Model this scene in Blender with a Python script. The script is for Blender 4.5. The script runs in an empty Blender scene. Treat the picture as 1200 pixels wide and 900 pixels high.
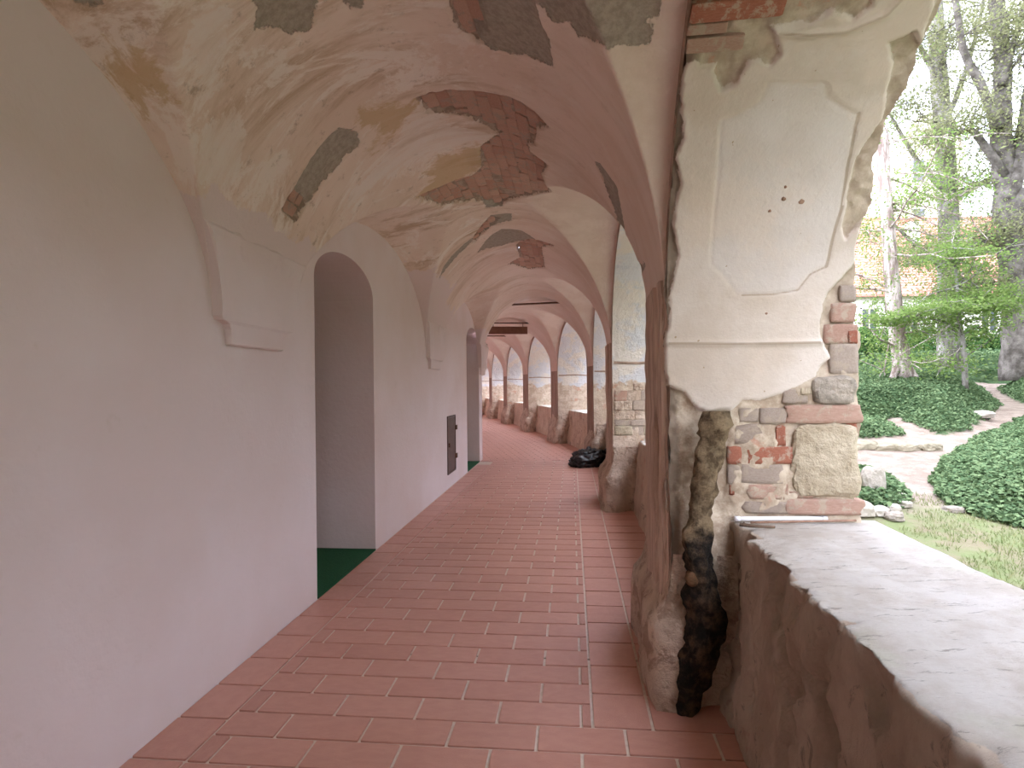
import bpy, bmesh, math, random
import numpy as np
from mathutils import Vector, Matrix

random.seed(7)
rng = np.random.default_rng(7)
SC = bpy.context.scene
COL = SC.collection

# ------------------------------------------------------------------ camera
FPX, HORIZON, EYE, ROLL = 700.0, 452.0, 1.5, math.radians(0.6)
cam_data = bpy.data.cameras.new('camera')
cam_data.sensor_width = 36.0
cam_data.lens = FPX / 1200.0 * 36.0
cam_data.shift_y = (HORIZON - 450.0) / 1200.0
cam_data.clip_start = 0.05
cam_data.clip_end = 500
cam = bpy.data.objects.new('camera', cam_data)
COL.objects.link(cam)
cam.matrix_world = Matrix.Translation((0, 0, EYE)) @ Matrix.Rotation(math.pi / 2, 4, 'X') @ Matrix.Rotation(-ROLL, 4, 'Z')
SC.camera = cam

# ------------------------------------------------------------------ light
world = bpy.data.worlds.new('sky')
SC.world = world
world.use_nodes = True
wn = world.node_tree.nodes
wl = world.node_tree.links
wn.clear()
w_out = wn.new('ShaderNodeOutputWorld')
w_bg = wn.new('ShaderNodeBackground')
w_tc = wn.new('ShaderNodeTexCoord')
w_no = wn.new('ShaderNodeTexNoise')
w_no.inputs['Scale'].default_value = 3.0
w_no.inputs['Detail'].default_value = 5.0
w_rp = wn.new('ShaderNodeValToRGB')
w_rp.color_ramp.elements[0].position = 0.38
w_rp.color_ramp.elements[0].color = (0.62, 0.73, 1.0, 1)
w_rp.color_ramp.elements[1].position = 0.62
w_rp.color_ramp.elements[1].color = (1.0, 0.955, 0.985, 1)
wl.new(w_tc.outputs['Generated'], w_no.inputs['Vector'])
wl.new(w_no.outputs['Fac'], w_rp.inputs['Fac'])
wl.new(w_rp.outputs['Color'], w_bg.inputs['Color'])
w_bg.inputs['Strength'].default_value = 1.0
wl.new(w_bg.outputs['Background'], w_out.inputs['Surface'])

SC.view_settings.view_transform = 'Standard'
SC.view_settings.look = 'None'
SC.view_settings.gamma = 1.0
SC.view_settings.use_curve_mapping = False
SC.view_settings.exposure = 3.28
SC.cycles.use_denoising = True
SC.cycles.max_bounces = 14
SC.cycles.diffuse_bounces = 10
SC.cycles.transparent_max_bounces = 8

# ------------------------------------------------------------------ small maths
CT, ST = math.cos(ROLL), math.sin(ROLL)


def ray(px, py):
    a, b = px - 600.0, py - 450.0
    dx = a * CT - b * ST
    dy = a * ST + b * CT + 450.0 - HORIZON
    return np.array([dx / FPX, 1.0, -dy / FPX])


def at(px, py, d):
    """the point at depth d seen in direction (px, py) of the survey photograph"""
    return np.array([0, 0, EYE]) + ray(px, py) * d


def on_floor(px, py, z=0.0):
    r = ray(px, py)
    return np.array([0, 0, EYE]) + r * ((z - EYE) / r[2])


def project(P):
    P = np.asarray(P, float)
    d = P[..., 1]
    dx = P[..., 0] / d * FPX
    dy = -(P[..., 2] - EYE) / d * FPX - 450.0 + HORIZON
    return np.stack([600 + dx * CT + dy * ST, 450 - dx * ST + dy * CT], -1)


def _hash(ix, iy, iz):
    h = (ix * 374761393 + iy * 668265263 + iz * 2147483647 + 1013904223) & 0xFFFFFFFF
    h = ((h ^ (h >> 13)) * 1274126177) & 0xFFFFFFFF
    h = (h ^ (h >> 16)) & 0xFFFF
    return h / 65535.0


def vnoise(P, scale=1.0, seed=0):
    P = np.asarray(P, float) * scale + seed * 17.31
    i = np.floor(P).astype(np.int64)
    f = P - i
    f = f * f * (3 - 2 * f)
    r = 0
    for a in (0, 1):
        wa = f[..., 0] if a else 1 - f[..., 0]
        for b in (0, 1):
            wb = f[..., 1] if b else 1 - f[..., 1]
            for c in (0, 1):
                wc = f[..., 2] if c else 1 - f[..., 2]
                r = r + wa * wb * wc * _hash(i[..., 0] + a, i[..., 1] + b, i[..., 2] + c)
    return r * 2 - 1


def fbm(P, scale=1.0, octaves=4, seed=0):
    r, amp, tot = 0, 1.0, 0
    for o in range(octaves):
        r = r + amp * vnoise(P, scale * 2 ** o, seed + o)
        tot += amp
        amp *= 0.5
    return r / tot


def smooth(x, a, b):
    t = np.clip((x - a) / (b - a), 0, 1)
    return t * t * (3 - 2 * t)


def sdf_poly(P, poly):
    """signed distance, positive inside; P (...,2)"""
    P = np.asarray(P, float)
    poly = np.asarray(poly, float)
    d2 = np.full(P.shape[:-1], 1e9)
    inside = np.zeros(P.shape[:-1], bool)
    n = len(poly)
    for k in range(n):
        a, b = poly[k], poly[(k + 1) % n]
        ab = b - a
        ap = P - a
        t = np.clip((ap @ ab) / max(ab @ ab, 1e-12), 0, 1)
        q = ap - t[..., None] * ab
        d2 = np.minimum(d2, (q * q).sum(-1))
        cond = (a[1] > P[..., 1]) != (b[1] > P[..., 1])
        xi = (b[0] - a[0]) * (P[..., 1] - a[1]) / ((b[1] - a[1]) if abs(b[1] - a[1]) > 1e-12 else 1e-12) + a[0]
        inside ^= cond & (P[..., 0] < xi)
    d = np.sqrt(d2)
    return np.where(inside, d, -d)


def dist_line(P, line):
    d2 = np.full(P.shape[:-1], 1e9)
    for a, b in zip(line[:-1], line[1:]):
        a = np.asarray(a, float)
        ab = np.asarray(b, float) - a
        ap = P - a
        t = np.clip((ap @ ab) / max(ab @ ab, 1e-12), 0, 1)
        q = ap - t[..., None] * ab
        d2 = np.minimum(d2, (q * q).sum(-1))
    return np.sqrt(d2)


# ------------------------------------------------------------------ object helpers
def props(o, label=None, cat=None, group=None, kind=None):
    if label: o['label'] = label
    if cat: o['category'] = cat
    if group: o['group'] = group
    if kind: o['kind'] = kind
    return o


def link(name, me, mat=None, parent=None):
    o = bpy.data.objects.new(name, me)
    COL.objects.link(o)
    if mat is not None and me is not None and not me.materials:
        me.materials.append(mat)
    if parent is not None:
        o.parent = parent
    return o


def empty(name, loc=(0, 0, 0), rz=0.0):
    o = bpy.data.objects.new(name, None)
    COL.objects.link(o)
    o.location = loc
    o.rotation_euler = (0, 0, rz)
    o.empty_display_size = 0.1
    return o


def np_mesh(name, V, F, smooth_shade=False, attrs=None):
    V = np.asarray(V, np.float32).reshape(-1, 3)
    me = bpy.data.meshes.new(name)
    if isinstance(F, np.ndarray):
        nf, k = F.shape
        me.vertices.add(len(V))
        me.vertices.foreach_set('co', V.ravel())
        me.loops.add(nf * k)
        me.loops.foreach_set('vertex_index', F.astype(np.int32).ravel())
        me.polygons.add(nf)
        me.polygons.foreach_set('loop_start', (np.arange(nf) * k).astype(np.int32))
        me.update(calc_edges=True)
        me.validate()
    else:
        me.from_pydata([tuple(map(float, v)) for v in V], [], F)
        me.update()
    if smooth_shade:
        me.polygons.foreach_set('use_smooth', np.ones(len(me.polygons), bool))
    for k, a in (attrs or {}).items():
        at_ = me.attributes.new(k, 'FLOAT', 'POINT')
        at_.data.foreach_set('value', np.asarray(a, np.float32).ravel())
    return me


def grid_faces(nu, nv, off=0, wrap_v=False, flip=False):
    i = np.arange(nu - 1)[:, None]
    j = np.arange(nv if wrap_v else nv - 1)[None, :]
    j2 = (j + 1) % nv
    a = i * nv + j
    b = i * nv + j2
    c = (i + 1) * nv + j2
    d = (i + 1) * nv + j
    q = np.stack([a, b, c, d] if not flip else [d, c, b, a], -1).reshape(-1, 4)
    return q + off


class Mesh:
    """collects quads and n-gons of one mesh"""
    def __init__(self):
        self.V, self.F = [], []

    def add(self, V, F):
        o = len(self.V)
        self.V += [tuple(map(float, v)) for v in V]
        self.F += [tuple(int(i) + o for i in f) for f in F]
        return self

    def box(self, lo, hi, M=None):
        x0, y0, z0 = lo
        x1, y1, z1 = hi
        V = [(x0, y0, z0), (x1, y0, z0), (x1, y1, z0), (x0, y1, z0), (x0, y0, z1), (x1, y0, z1), (x1, y1, z1), (x0, y1, z1)]
        if M is not None:
            V = [tuple(M @ Vector(v)) for v in V]
        return self.add(V, [(0, 3, 2, 1), (4, 5, 6, 7), (0, 1, 5, 4), (1, 2, 6, 5), (2, 3, 7, 6), (3, 0, 4, 7)])

    def grid(self, P, flip=False, wrap=False):
        P = np.asarray(P)
        nu, nv = P.shape[:2]
        return self.add(P.reshape(-1, 3), grid_faces(nu, nv, 0, wrap, flip))

    def tube(self, pts, radii, n=8, cap=True, jitter=0.0, seed=0):
        pts = np.asarray(pts, float)
        radii = np.broadcast_to(np.asarray(radii, float), (len(pts),))
        T = np.gradient(pts, axis=0)
        T /= np.linalg.norm(T, axis=1)[:, None] + 1e-9
        up = np.array([0.0, 0, 1]) if abs(T[0][2]) < 0.9 else np.array([1.0, 0, 0])
        ang = np.arange(n) / n * 2 * math.pi
        R = []
        for k in range(len(pts)):
            a = np.cross(T[k], up)
            a /= np.linalg.norm(a) + 1e-9
            b = np.cross(a, T[k])
            up = b
            ring = pts[k] + radii[k] * (np.cos(ang)[:, None] * a + np.sin(ang)[:, None] * b)
            if jitter:
                ring = ring + jitter * radii[k] * (np.cos(ang)[:, None] * a + np.sin(ang)[:, None] * b) * fbm(ring, 1.2 / max(radii[k], .01), 2, seed)[:, None]
            R.append(ring)
        R = np.array(R)
        o = len(self.V)
        self.grid(R, wrap=True)
        if cap:
            self.F.append(tuple(o + i for i in range(n))[::-1])
            self.F.append(tuple(o + (len(pts) - 1) * n + i for i in range(n)))
        return self

    def build(self, name, mat, parent=None, smooth_shade=False):
        me = bpy.data.meshes.new(name)
        me.from_pydata(self.V, [], self.F)
        me.update()
        if smooth_shade:
            me.polygons.foreach_set('use_smooth', np.ones(len(me.polygons), bool))
        return link(name, me, mat, parent)


# ------------------------------------------------------------------ materials
class NT:
    def __init__(self, name):
        self.m = bpy.data.materials.new(name)
        self.m.use_nodes = True
        self.n = self.m.node_tree.nodes
        self.l = self.m.node_tree.links
        self.b = self.n['Principled BSDF']
        self.b.inputs['Roughness'].default_value = 0.85
        self.b.inputs['Specular IOR Level'].default_value = 0.25
        self.pos = self.n.new('ShaderNodeNewGeometry').outputs['Position']

    def put(self, sock, v):
        if isinstance(v, (int, float)):
            sock.default_value = v
        elif isinstance(v, (tuple, list)):
            sock.default_value = (*v, 1) if len(v) == 3 and sock.type == 'RGBA' else v
        else:
            self.l.new(v, sock)

    def obj_vec(self):
        tc = self.n.new('ShaderNodeTexCoord').outputs['Object']
        oi = self.n.new('ShaderNodeObjectInfo').outputs['Random']
        mu = self.math('MULTIPLY', oi, 37.0)
        v = self.n.new('ShaderNodeVectorMath')
        self.l.new(tc, v.inputs[0])
        self.l.new(mu, v.inputs[1])
        return v.outputs[0]

    def stretch(self, s, vec=None):
        v = self.n.new('ShaderNodeVectorMath')
        v.operation = 'MULTIPLY'
        self.l.new(vec or self.pos, v.inputs[0])
        v.inputs[1].default_value = s
        return v.outputs[0]

    def rand(self):
        return self.n.new('ShaderNodeObjectInfo').outputs['Random']

    def noise(self, scale, detail=4, rough=0.55, vec=None, dist=0.0):
        t = self.n.new('ShaderNodeTexNoise')
        self.l.new(vec or self.pos, t.inputs['Vector'])
        t.inputs['Scale'].default_value = scale
        t.inputs['Detail'].default_value = detail
        t.inputs['Roughness'].default_value = rough
        t.inputs['Distortion'].default_value = dist
        return t.outputs['Fac']

    def voro(self, scale, vec=None, feature='DISTANCE_TO_EDGE'):
        t = self.n.new('ShaderNodeTexVoronoi')
        t.feature = feature
        self.l.new(vec or self.pos, t.inputs['Vector'])
        t.inputs['Scale'].default_value = scale
        return t.outputs['Distance']

    def attr(self, name):
        a = self.n.new('ShaderNodeAttribute')
        a.attribute_name = name
        return a.outputs['Fac']

    def math(self, op, a, b=0.0, clamp=False):
        m = self.n.new('ShaderNodeMath')
        m.operation = op
        m.use_clamp = clamp
        self.put(m.inputs[0], a)
        self.put(m.inputs[1], b)
        return m.outputs[0]

    def step(self, v, lo, hi):
        r = self.n.new('ShaderNodeMapRange')
        r.interpolation_type = 'SMOOTHSTEP'
        self.put(r.inputs['Value'], v)
        r.inputs['From Min'].default_value = lo
        r.inputs['From Max'].default_value = hi
        return r.outputs['Result']

    def mix(self, f, a, b, mode='MIX'):
        m = self.n.new('ShaderNodeMix')
        m.data_type = 'RGBA'
        m.blend_type = mode
        self.put(m.inputs['Factor'], f)
        self.put(m.inputs[6], a)
        self.put(m.inputs[7], b)
        return m.outputs[2]

    def zpos(self):
        s = self.n.new('ShaderNodeSeparateXYZ')
        self.l.new(self.pos, s.inputs[0])
        return s.outputs

    def comb(self, x, y, z):
        v = self.n.new('ShaderNodeCombineXYZ')
        for k_, a in enumerate((x, y, z)):
            self.put(v.inputs[k_], a)
        return v.outputs[0]

    def color(self, c):
        self.put(self.b.inputs['Base Color'], c)
        return self

    def rough(self, r):
        self.put(self.b.inputs['Roughness'], r)
        return self

    def bump(self, h, dist=0.01, strength=0.6):
        b = self.n.new('ShaderNodeBump')
        b.inputs['Distance'].default_value = dist
        b.inputs['Strength'].default_value = strength
        self.l.new(h, b.inputs['Height'])
        self.l.new(b.outputs[0], self.b.inputs['Normal'])
        return self


MAT = {}


def mat_simple(name, c1, c2, scale=8, rough=0.85, bump=0.0, bscale=40, use_obj=False, rand=0.0, spec=0.25, smear=None):
    t = NT(name)
    vec = t.obj_vec() if use_obj else t.pos
    f = t.step(t.noise(scale, 5, .6, vec), .3, .7)
    if rand:
        f = t.math('ADD', t.math('MULTIPLY', f, 1 - rand), t.math('MULTIPLY', t.rand(), rand))
    c = t.mix(f, c1, c2)
    if smear:
        c = t.mix(t.math('MULTIPLY', t.step(t.noise(smear[1], 6, .75, None, .4), .50, .60), smear[2]), c, smear[0])
    t.color(c).rough(rough)
    t.b.inputs['Specular IOR Level'].default_value = spec
    if bump:
        t.bump(t.noise(bscale, 5, .65, vec), bump, .8)
    MAT[name] = t.m
    return t


# left wall: smooth pinkish limewash
t = NT('limewash')
c = t.mix(t.step(t.noise(1.3, 4), .35, .7), (.70, .595, .585), (.735, .645, .65))
c = t.mix(t.math('MULTIPLY', t.step(t.noise(7, 6, .7), .62, .75), .35), c, (.60, .50, .46))
t.color(c).bump(t.noise(26, 6, .6), .006, .6)
MAT['limewash'] = t.m

# vault: old mottled plaster, patches by attributes
t = NT('vault_plaster')
edge = t.math('MULTIPLY', t.math('SUBTRACT', t.noise(16, 6, .68), .5), .08)
stroke = t.comb(t.math('MULTIPLY', t.attr('au'), 1.0), t.math('MULTIPLY', t.attr('at'), .22), t.math('MULTIPLY', t.attr('au'), .3))
blot = t.comb(t.attr('au'), t.math('MULTIPLY', t.attr('at'), .6), .3)
wear = t.attr('wear')
c = t.mix(t.step(t.noise(1.6, 6, .62, blot), .38, .62), (.71, .575, .49), (.76, .64, .565))
c = t.mix(t.math('MULTIPLY', t.step(t.noise(2.3, 7, .7, stroke, .5), .48, .64), t.math('MULTIPLY', wear, .7)), c, (.42, .27, .155))
c = t.mix(t.math('MULTIPLY', t.step(t.noise(4.6, 7, .74, stroke, .4), .53, .62), t.math('MULTIPLY', wear, .9)), c, (.80, .725, .67))
c = t.mix(t.math('MULTIPLY', t.step(t.noise(1.5, 8, .75, blot, .8), .54, .60), t.math('MULTIPLY', wear, .9)), c, (.80, .72, .665))
c = t.mix(t.math('MULTIPLY', t.step(t.noise(11, 7, .75), .56, .70), t.math('MULTIPLY', wear, .6)), c, (.33, .24, .18))
c = t.mix(t.math('MULTIPLY', t.step(t.noise(2.2, 7, .7, blot, 1.0), .62, .68), .35), c, (.45, .31, .22))
c = t.mix(t.math('MULTIPLY', t.attr('web'), .8), c, t.mix(t.step(t.noise(2.4, 7, .7), .4, .62), (.68, .57, .48), (.76, .67, .58)))
rag = t.math('MULTIPLY', t.math('SUBTRACT', t.noise(5, 7, .72, blot, .5), .5), .75)
c = t.mix(t.math('MULTIPLY', t.step(t.math('ADD', t.attr('sd_white'), rag), .0, .03), t.math('ADD', .35, t.math('MULTIPLY', t.step(t.noise(9, 6, .7, stroke), .4, .6), .5))), c, (.78, .71, .665))
c = t.mix(t.math('MULTIPLY', t.step(t.math('SUBTRACT', t.attr('sd_ochre'), rag), -.03, .05), .7), c, (.54, .38, .20))
# newer pink paint low on the wall side
pl = t.math('ADD', t.attr('paint'), t.math('MULTIPLY', t.math('SUBTRACT', t.noise(5, 6, .65), .5), .45))
c = t.mix(t.step(pl, -.01, .02), c, (.71, .61, .60))
pb = t.step(t.math('ADD', t.attr('sd_brick'), edge), -.004, .004)
cb = t.mix(t.step(t.noise(20, 5), .4, .6), (.32, .24, .19), (.46, .36, .29))
c = t.mix(pb, c, cb)
pm = t.step(t.math('ADD', t.attr('sd_mortar'), edge), -.004, .004)
cm = t.mix(t.step(t.noise(30, 6, .75), .35, .65), (.30, .265, .22), (.41, .365, .31))
c = t.mix(pm, c, cm)
hgt = t.math('ADD', t.math('MULTIPLY', t.noise(22, 7, .68), .6), t.math('MULTIPLY', t.math('MAXIMUM', pb, pm), -.6))
t.color(c).bump(hgt, .018, .75)
MAT['vault_plaster'] = t.m

# reveal of the near pier
t = NT('reveal_plaster')
edge = t.math('MULTIPLY', t.math('SUBTRACT', t.noise(26, 5, .65), .5), .03)
c = t.mix(t.step(t.noise(3.5, 6, .6), .35, .68), (.54, .465, .39), (.62, .555, .495))
c = t.mix(t.math('MULTIPLY', t.step(t.noise(12, 6, .7), .62, .72), .3), c, (.58, .46, .34))
c = t.mix(t.math('MULTIPLY', t.step(t.attr('panel'), -.01, .02), .35), c, (.64, .62, .62))
c = t.mix(t.math('MULTIPLY', t.step(t.attr('line'), -.0095, -.004), .8), c, (.36, .29, .22))
c = t.mix(t.math('MULTIPLY', t.step(t.noise(2.0, 6, .65), .50, .64), .5), c, (.66, .56, .47))
c = t.mix(t.step(t.noise(38, 2, .4), .755, .775), c, (.36, .27, .18))
psd = t.step(t.math('ADD', t.attr('sd_plaster'), edge), -.003, .003)
low = t.step(t.zpos()[2], 1.35, 1.65)
cs = t.mix(t.step(t.noise(9, 6, .7), .35, .65), (.36, .29, .22), (.50, .42, .33))
cs2 = t.mix(t.step(t.noise(11, 7, .75), .38, .62), (.37, .285, .21), (.56, .48, .375))
cs = t.mix(low, cs2, cs)
cs = t.mix(t.math('MULTIPLY', t.step(t.noise(5, 5, .7, None, .5), .60, .68), .8), cs, (.46, .25, .18))
cs = t.mix(t.math('MULTIPLY', t.step(t.math('ADD', t.attr('arris'), t.math('MULTIPLY', t.math('SUBTRACT', t.noise(9, 5, .7), .5), .08)), -.01, .02), .8), cs, (.19, .145, .11))
t.color(t.mix(psd, cs, c)).bump(t.noise(45, 6, .7), .006, .6)
MAT['reveal_plaster'] = t.m

# arcade masonry above and on the corridor side: dirty plaster, shade painted in too
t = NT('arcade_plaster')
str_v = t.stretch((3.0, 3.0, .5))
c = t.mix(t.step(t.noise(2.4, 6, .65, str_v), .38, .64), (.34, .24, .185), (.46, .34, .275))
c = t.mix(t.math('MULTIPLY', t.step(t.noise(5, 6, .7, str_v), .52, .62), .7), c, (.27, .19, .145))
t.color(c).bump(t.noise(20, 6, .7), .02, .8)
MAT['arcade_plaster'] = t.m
t = NT('pilaster_plaster')
str_v = t.stretch((6.0, 6.0, .45))
c = t.mix(t.step(t.noise(2.6, 6, .65, str_v), .40, .60), (.50, .375, .295), (.68, .55, .455))
c = t.mix(t.math('MULTIPLY', t.step(t.noise(6, 6, .7, str_v), .54, .62), .7), c, (.26, .18, .13))
t.color(c).bump(t.noise(24, 6, .7, t.stretch((1, 1, .3))), .02, .9)
MAT['pilaster_plaster'] = t.m

# reveals of the farther piers: limewash above, bare masonry below
t = NT('far_reveal')
z = t.zpos()[2]
up = t.mix(t.step(t.noise(1.9, 5, .6, None, .6), .47, .56), (.66, .66, .68), (.74, .685, .62))
up = t.mix(t.math('MULTIPLY', t.step(t.noise(6, 6, .7), .56, .66), .55), up, (.50, .52, .58))
lo = t.mix(t.step(t.noise(7, 6, .7), .38, .64), (.52, .40, .30), (.70, .60, .49))
lo = t.mix(t.math('MULTIPLY', t.step(t.noise(4.5, 5, .7, t.stretch((1, 1, 2.2))), .58, .66), .8), lo, (.56, .30, .21))
zz = t.math('ADD', z, t.math('MULTIPLY', t.math('SUBTRACT', t.noise(2.2, 6, .6), .5), .7))
c = t.mix(t.step(zz, 1.50, 1.53), lo, up)
t.color(c).bump(t.noise(14, 6, .75), .03, .9)
MAT['far_reveal'] = t.m

# parapet: stony plaster, brown on the corridor side
t = NT('parapet_plaster')
nz = t.n.new('ShaderNodeSeparateXYZ')
t.l.new(t.n.new('ShaderNodeNewGeometry').outputs['True Normal'], nz.inputs[0])
side = t.mix(t.step(t.noise(4, 6, .7, t.stretch((1, 1, .6))), .35, .65), (.68, .54, .42), (.84, .71, .58))
side = t.mix(t.math('MULTIPLY', t.step(t.noise(7, 6, .75, None, .8), .58, .66), .7), side, (.36, .27, .20))
side = t.mix(t.math('MULTIPLY', t.step(t.noise(3, 5, .7, None, .3), .60, .68), .6), side, (.60, .36, .26))
top = t.mix(t.step(t.noise(5, 7, .7), .35, .62), (.66, .585, .51), (.80, .745, .69))
top = t.mix(t.math('MULTIPLY', t.step(t.noise(2.2, 5, .6), .55, .66), .4), top, (.60, .61, .44))
top = t.mix(t.math('MULTIPLY', t.step(t.noise(15, 7, .75, t.stretch((.5, 2.2, 1))), .57, .64), .7), top, (.30, .25, .20))
c = t.mix(t.step(t.math('ADD', t.attr('topness'), t.math('MULTIPLY', t.math('SUBTRACT', t.noise(24, 5, .7), .5), .03)), -.004, .004), side, top)
t.color(c).bump(t.noise(17, 8, .8, t.stretch((.7, 1.6, 1))), .04, 1.0)
MAT['parapet_plaster'] = t.m

mat_simple('rubble', (.50, .385, .30), (.70, .585, .475), 5, .9, .06, 18, False, 0, .25, ((.32, .22, .16), 6, .7))
mat_simple('terracotta_tile', (.54, .268, .21), (.64, .345, .275), 5, .40, .003, 60, True, .55, .45)
mat_simple('grout', (.68, .58, .50), (.78, .68, .60), 30, .9, .003, 120)
mat_simple('brick_red', (.35, .125, .08), (.48, .20, .135), 14, .9, .008, 60, True, .4, .2, ((.52, .43, .335), 16, 0.75))
mat_simple('brick_pink', (.41, .245, .185), (.54, .36, .285), 14, .9, .008, 60, True, .4, .2, ((.52, .43, .335), 16, 0.8))
mat_simple('brick_grey', (.38, .30, .245), (.52, .43, .365), 16, .9, .01, 60, True, .4, .2, ((.52, .43, .335), 16, 0.8))
mat_simple('brick_vault', (.50, .28, .21), (.66, .45, .36), 14, .9, .008, 60, True, .6, .2, ((.46, .37, .31), 13, .8))
mat_simple('stone_beige', (.36, .295, .205), (.50, .43, .325), 9, .9, .03, 22)
mat_simple('stone_grey', (.20, .175, .145), (.40, .345, .285), 12, .9, .03, 22)
mat_simple('garden_stone', (.30, .265, .22), (.50, .45, .39), 6, .95, .03, 16, True, .3)
mat_simple('mossy_stone', (.16, .14, .09), (.34, .30, .22), 5, .95, .03, 16, True, .3)
mat_simple('oak_bark', (.075, .065, .055), (.22, .20, .18), 4, .95, .06, 8)
mat_simple('green_carpet', (.012, .075, .03), (.022, .11, .045), 60, .95, .004, 300)
mat_simple('brown_metal', (.085, .05, .042), (.12, .075, .06), 8, .55, .001, 40)
mat_simple('dark_wood', (.075, .04, .025), (.15, .075, .048), 12, .7, .004, 40)
mat_simple('board_wood', (.16, .075, .05), (.22, .11, .075), 6, .7, .003, 30)
mat_simple('door_wood', (.16, .11, .08), (.24, .17, .12), 6, .6, .003, 30)
mat_simple('white_plastic', (.78, .79, .84), (.84, .85, .88), 3, .35, 0, 30, False, 0, .5)
mat_simple('stick_bark', (.10, .065, .045), (.20, .14, .10), 30, .9, .004, 90)
mat_simple('knot_wood', (.09, .045, .02), (.17, .09, .045), 40, .9, .006, 60)
mat_simple('rusty_rod', (.22, .13, .09), (.34, .22, .16), 30, .8, .002, 90)
mat_simple('bag_plastic', (.006, .006, .008), (.012, .012, .014), 5, .28, .01, 14, False, 0, .6)

t = NT('old_trunk')
z = t.zpos()[2]
f = t.noise(14, 6, .7)
hi = t.mix(t.step(f, .35, .65), (.10, .065, .035), (.34, .25, .15))
lo = t.mix(t.step(f, .40, .72), (.014, .012, .010), (.16, .105, .065))
zz = t.math('ADD', z, t.math('MULTIPLY', t.math('SUBTRACT', t.noise(7, 4), .5), .5))
t.color(t.mix(t.step(zz, .72, .88), lo, t.mix(t.step(zz, 1.33, 1.42), hi, (.05, .035, .02)))).bump(t.noise(34, 7, .75), .03, 1.0)
MAT['old_trunk'] = t.m

t = NT('larch_bark')
v = t.stretch((1, 1, .18))
t.color(t.mix(t.step(t.noise(7, 5, .7, v), .4, .6), (.22, .165, .14), (.56, .48, .44))).bump(t.noise(9, 5, .7, v), .08, 1)
MAT['larch_bark'] = t.m
t = NT('tree_bark')
v = t.stretch((1, 1, .35))
t.color(t.mix(t.step(t.noise(4, 6, .7, v), .4, .62), (.13, .115, .10), (.34, .32, .295))).bump(t.noise(8, 5, .7, v), .06, 1)
MAT['tree_bark'] = t.m


def leaf_mat(name, c1, c2, trans=.5):
    t = NT(name)
    c = t.mix(t.attr('rnd'), c1, c2)
    d = t.n.new('ShaderNodeBsdfDiffuse')
    tr = t.n.new('ShaderNodeBsdfTranslucent')
    t.put(d.inputs['Color'], c)
    t.put(tr.inputs['Color'], c)
    mx = t.n.new('ShaderNodeMixShader')
    mx.inputs[0].default_value = trans
    t.l.new(d.outputs[0], mx.inputs[1])
    t.l.new(tr.outputs[0], mx.inputs[2])
    t.l.new(mx.outputs[0], t.n['Material Output'].inputs['Surface'])
    MAT[name] = t.m


leaf_mat('leaf_spring', (.13, .22, .055), (.25, .33, .11))
leaf_mat('leaf_olive', (.20, .225, .105), (.34, .345, .20))
leaf_mat('leaf_ivy', (.085, .145, .07), (.20, .275, .135), .25)
leaf_mat('leaf_shrub', (.05, .12, .04), (.13, .22, .07), .3)
leaf_mat('grass', (.15, .20, .075), (.31, .31, .16), .3)

t = NT('earth')
dirt = t.mix(t.step(t.noise(3, 7, .7), .35, .65), (.245, .19, .15), (.35, .285, .235))
under = t.mix(t.step(t.noise(6, 6, .7), .4, .6), (.05, .09, .04), (.09, .14, .06))
lawn = t.mix(t.step(t.noise(2.4, 7, .7), .36, .62), (.25, .215, .14), (.19, .225, .10))
c = t.mix(t.attr('lawn'), dirt, lawn)
c = t.mix(t.step(t.math('ADD', t.attr('ivy'), t.math('MULTIPLY', t.math('SUBTRACT', t.noise(5, 5), .5), .35)), -.04, .06), c, under)
t.color(c).rough(1.0).bump(t.noise(14, 7, .7), .06, .8)
t.b.inputs['Specular IOR Level'].default_value = .1
MAT['earth'] = t.m

mat_simple('roof_tile', (.46, .17, .13), (.60, .27, .215), 3, .9, .03, 20, False, 0)
mat_simple('house_white', (.72, .68, .62), (.80, .77, .72), 1.2, .9)
mat_simple('house_cream', (.74, .66, .50), (.80, .73, .60), .8, .9)
mat_simple('window_glass', (.05, .06, .07), (.09, .10, .11), 2, .1, 0, 30, False, 0, .5)

# ------------------------------------------------------------------ plan of the corridor
ML, CL = 0.0968, -1.804           # straight run of the left wall: X = CL + ML * d
LEFT = [(CL + ML * d, d) for d in (-5.4, -1.0, 3.42, 7.92, 12.25)]
LEFT += [(-1.2, 15.5), (-1.85, 19.4), (-2.6, 23.3), (-3.3, 27.2), (-4.1, 31.1), (-4.95, 35.0), (-5.9, 38.9)]
RIGHT = [(-.35, -5.33), (.224, -1.03), (.796, 3.27), (1.24, 7.55), (1.57, 11.7), (1.13, 15.8), (.45, 19.8), (-.27, 23.8),
         (-1.0, 27.8), (-1.75, 31.8), (-2.6, 35.8), (-3.5, 39.7)]
LEFT = np.array(LEFT)
RIGHT = np.array(RIGHT)
NB = len(LEFT) - 1                # bay k runs from station k to k+1; the camera stands in bay 1
Z_SPR, Z_CROWN = 1.87, 3.26
PIER_H, WALL_T = 0.45, 0.84
ARCH_SPR, ARCH_RISE = 1.80, 1.23
PAR_IN, PAR_OUT, PAR_Z = 0.276, 0.96, 0.861


def bay_frame(k):
    a, b = RIGHT[k], RIGHT[k + 1]
    L = np.linalg.norm(b - a)
    e = (b - a) / L
    n = np.array([e[1], -e[0]])   # outwards
    return a, e, n, L


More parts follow.
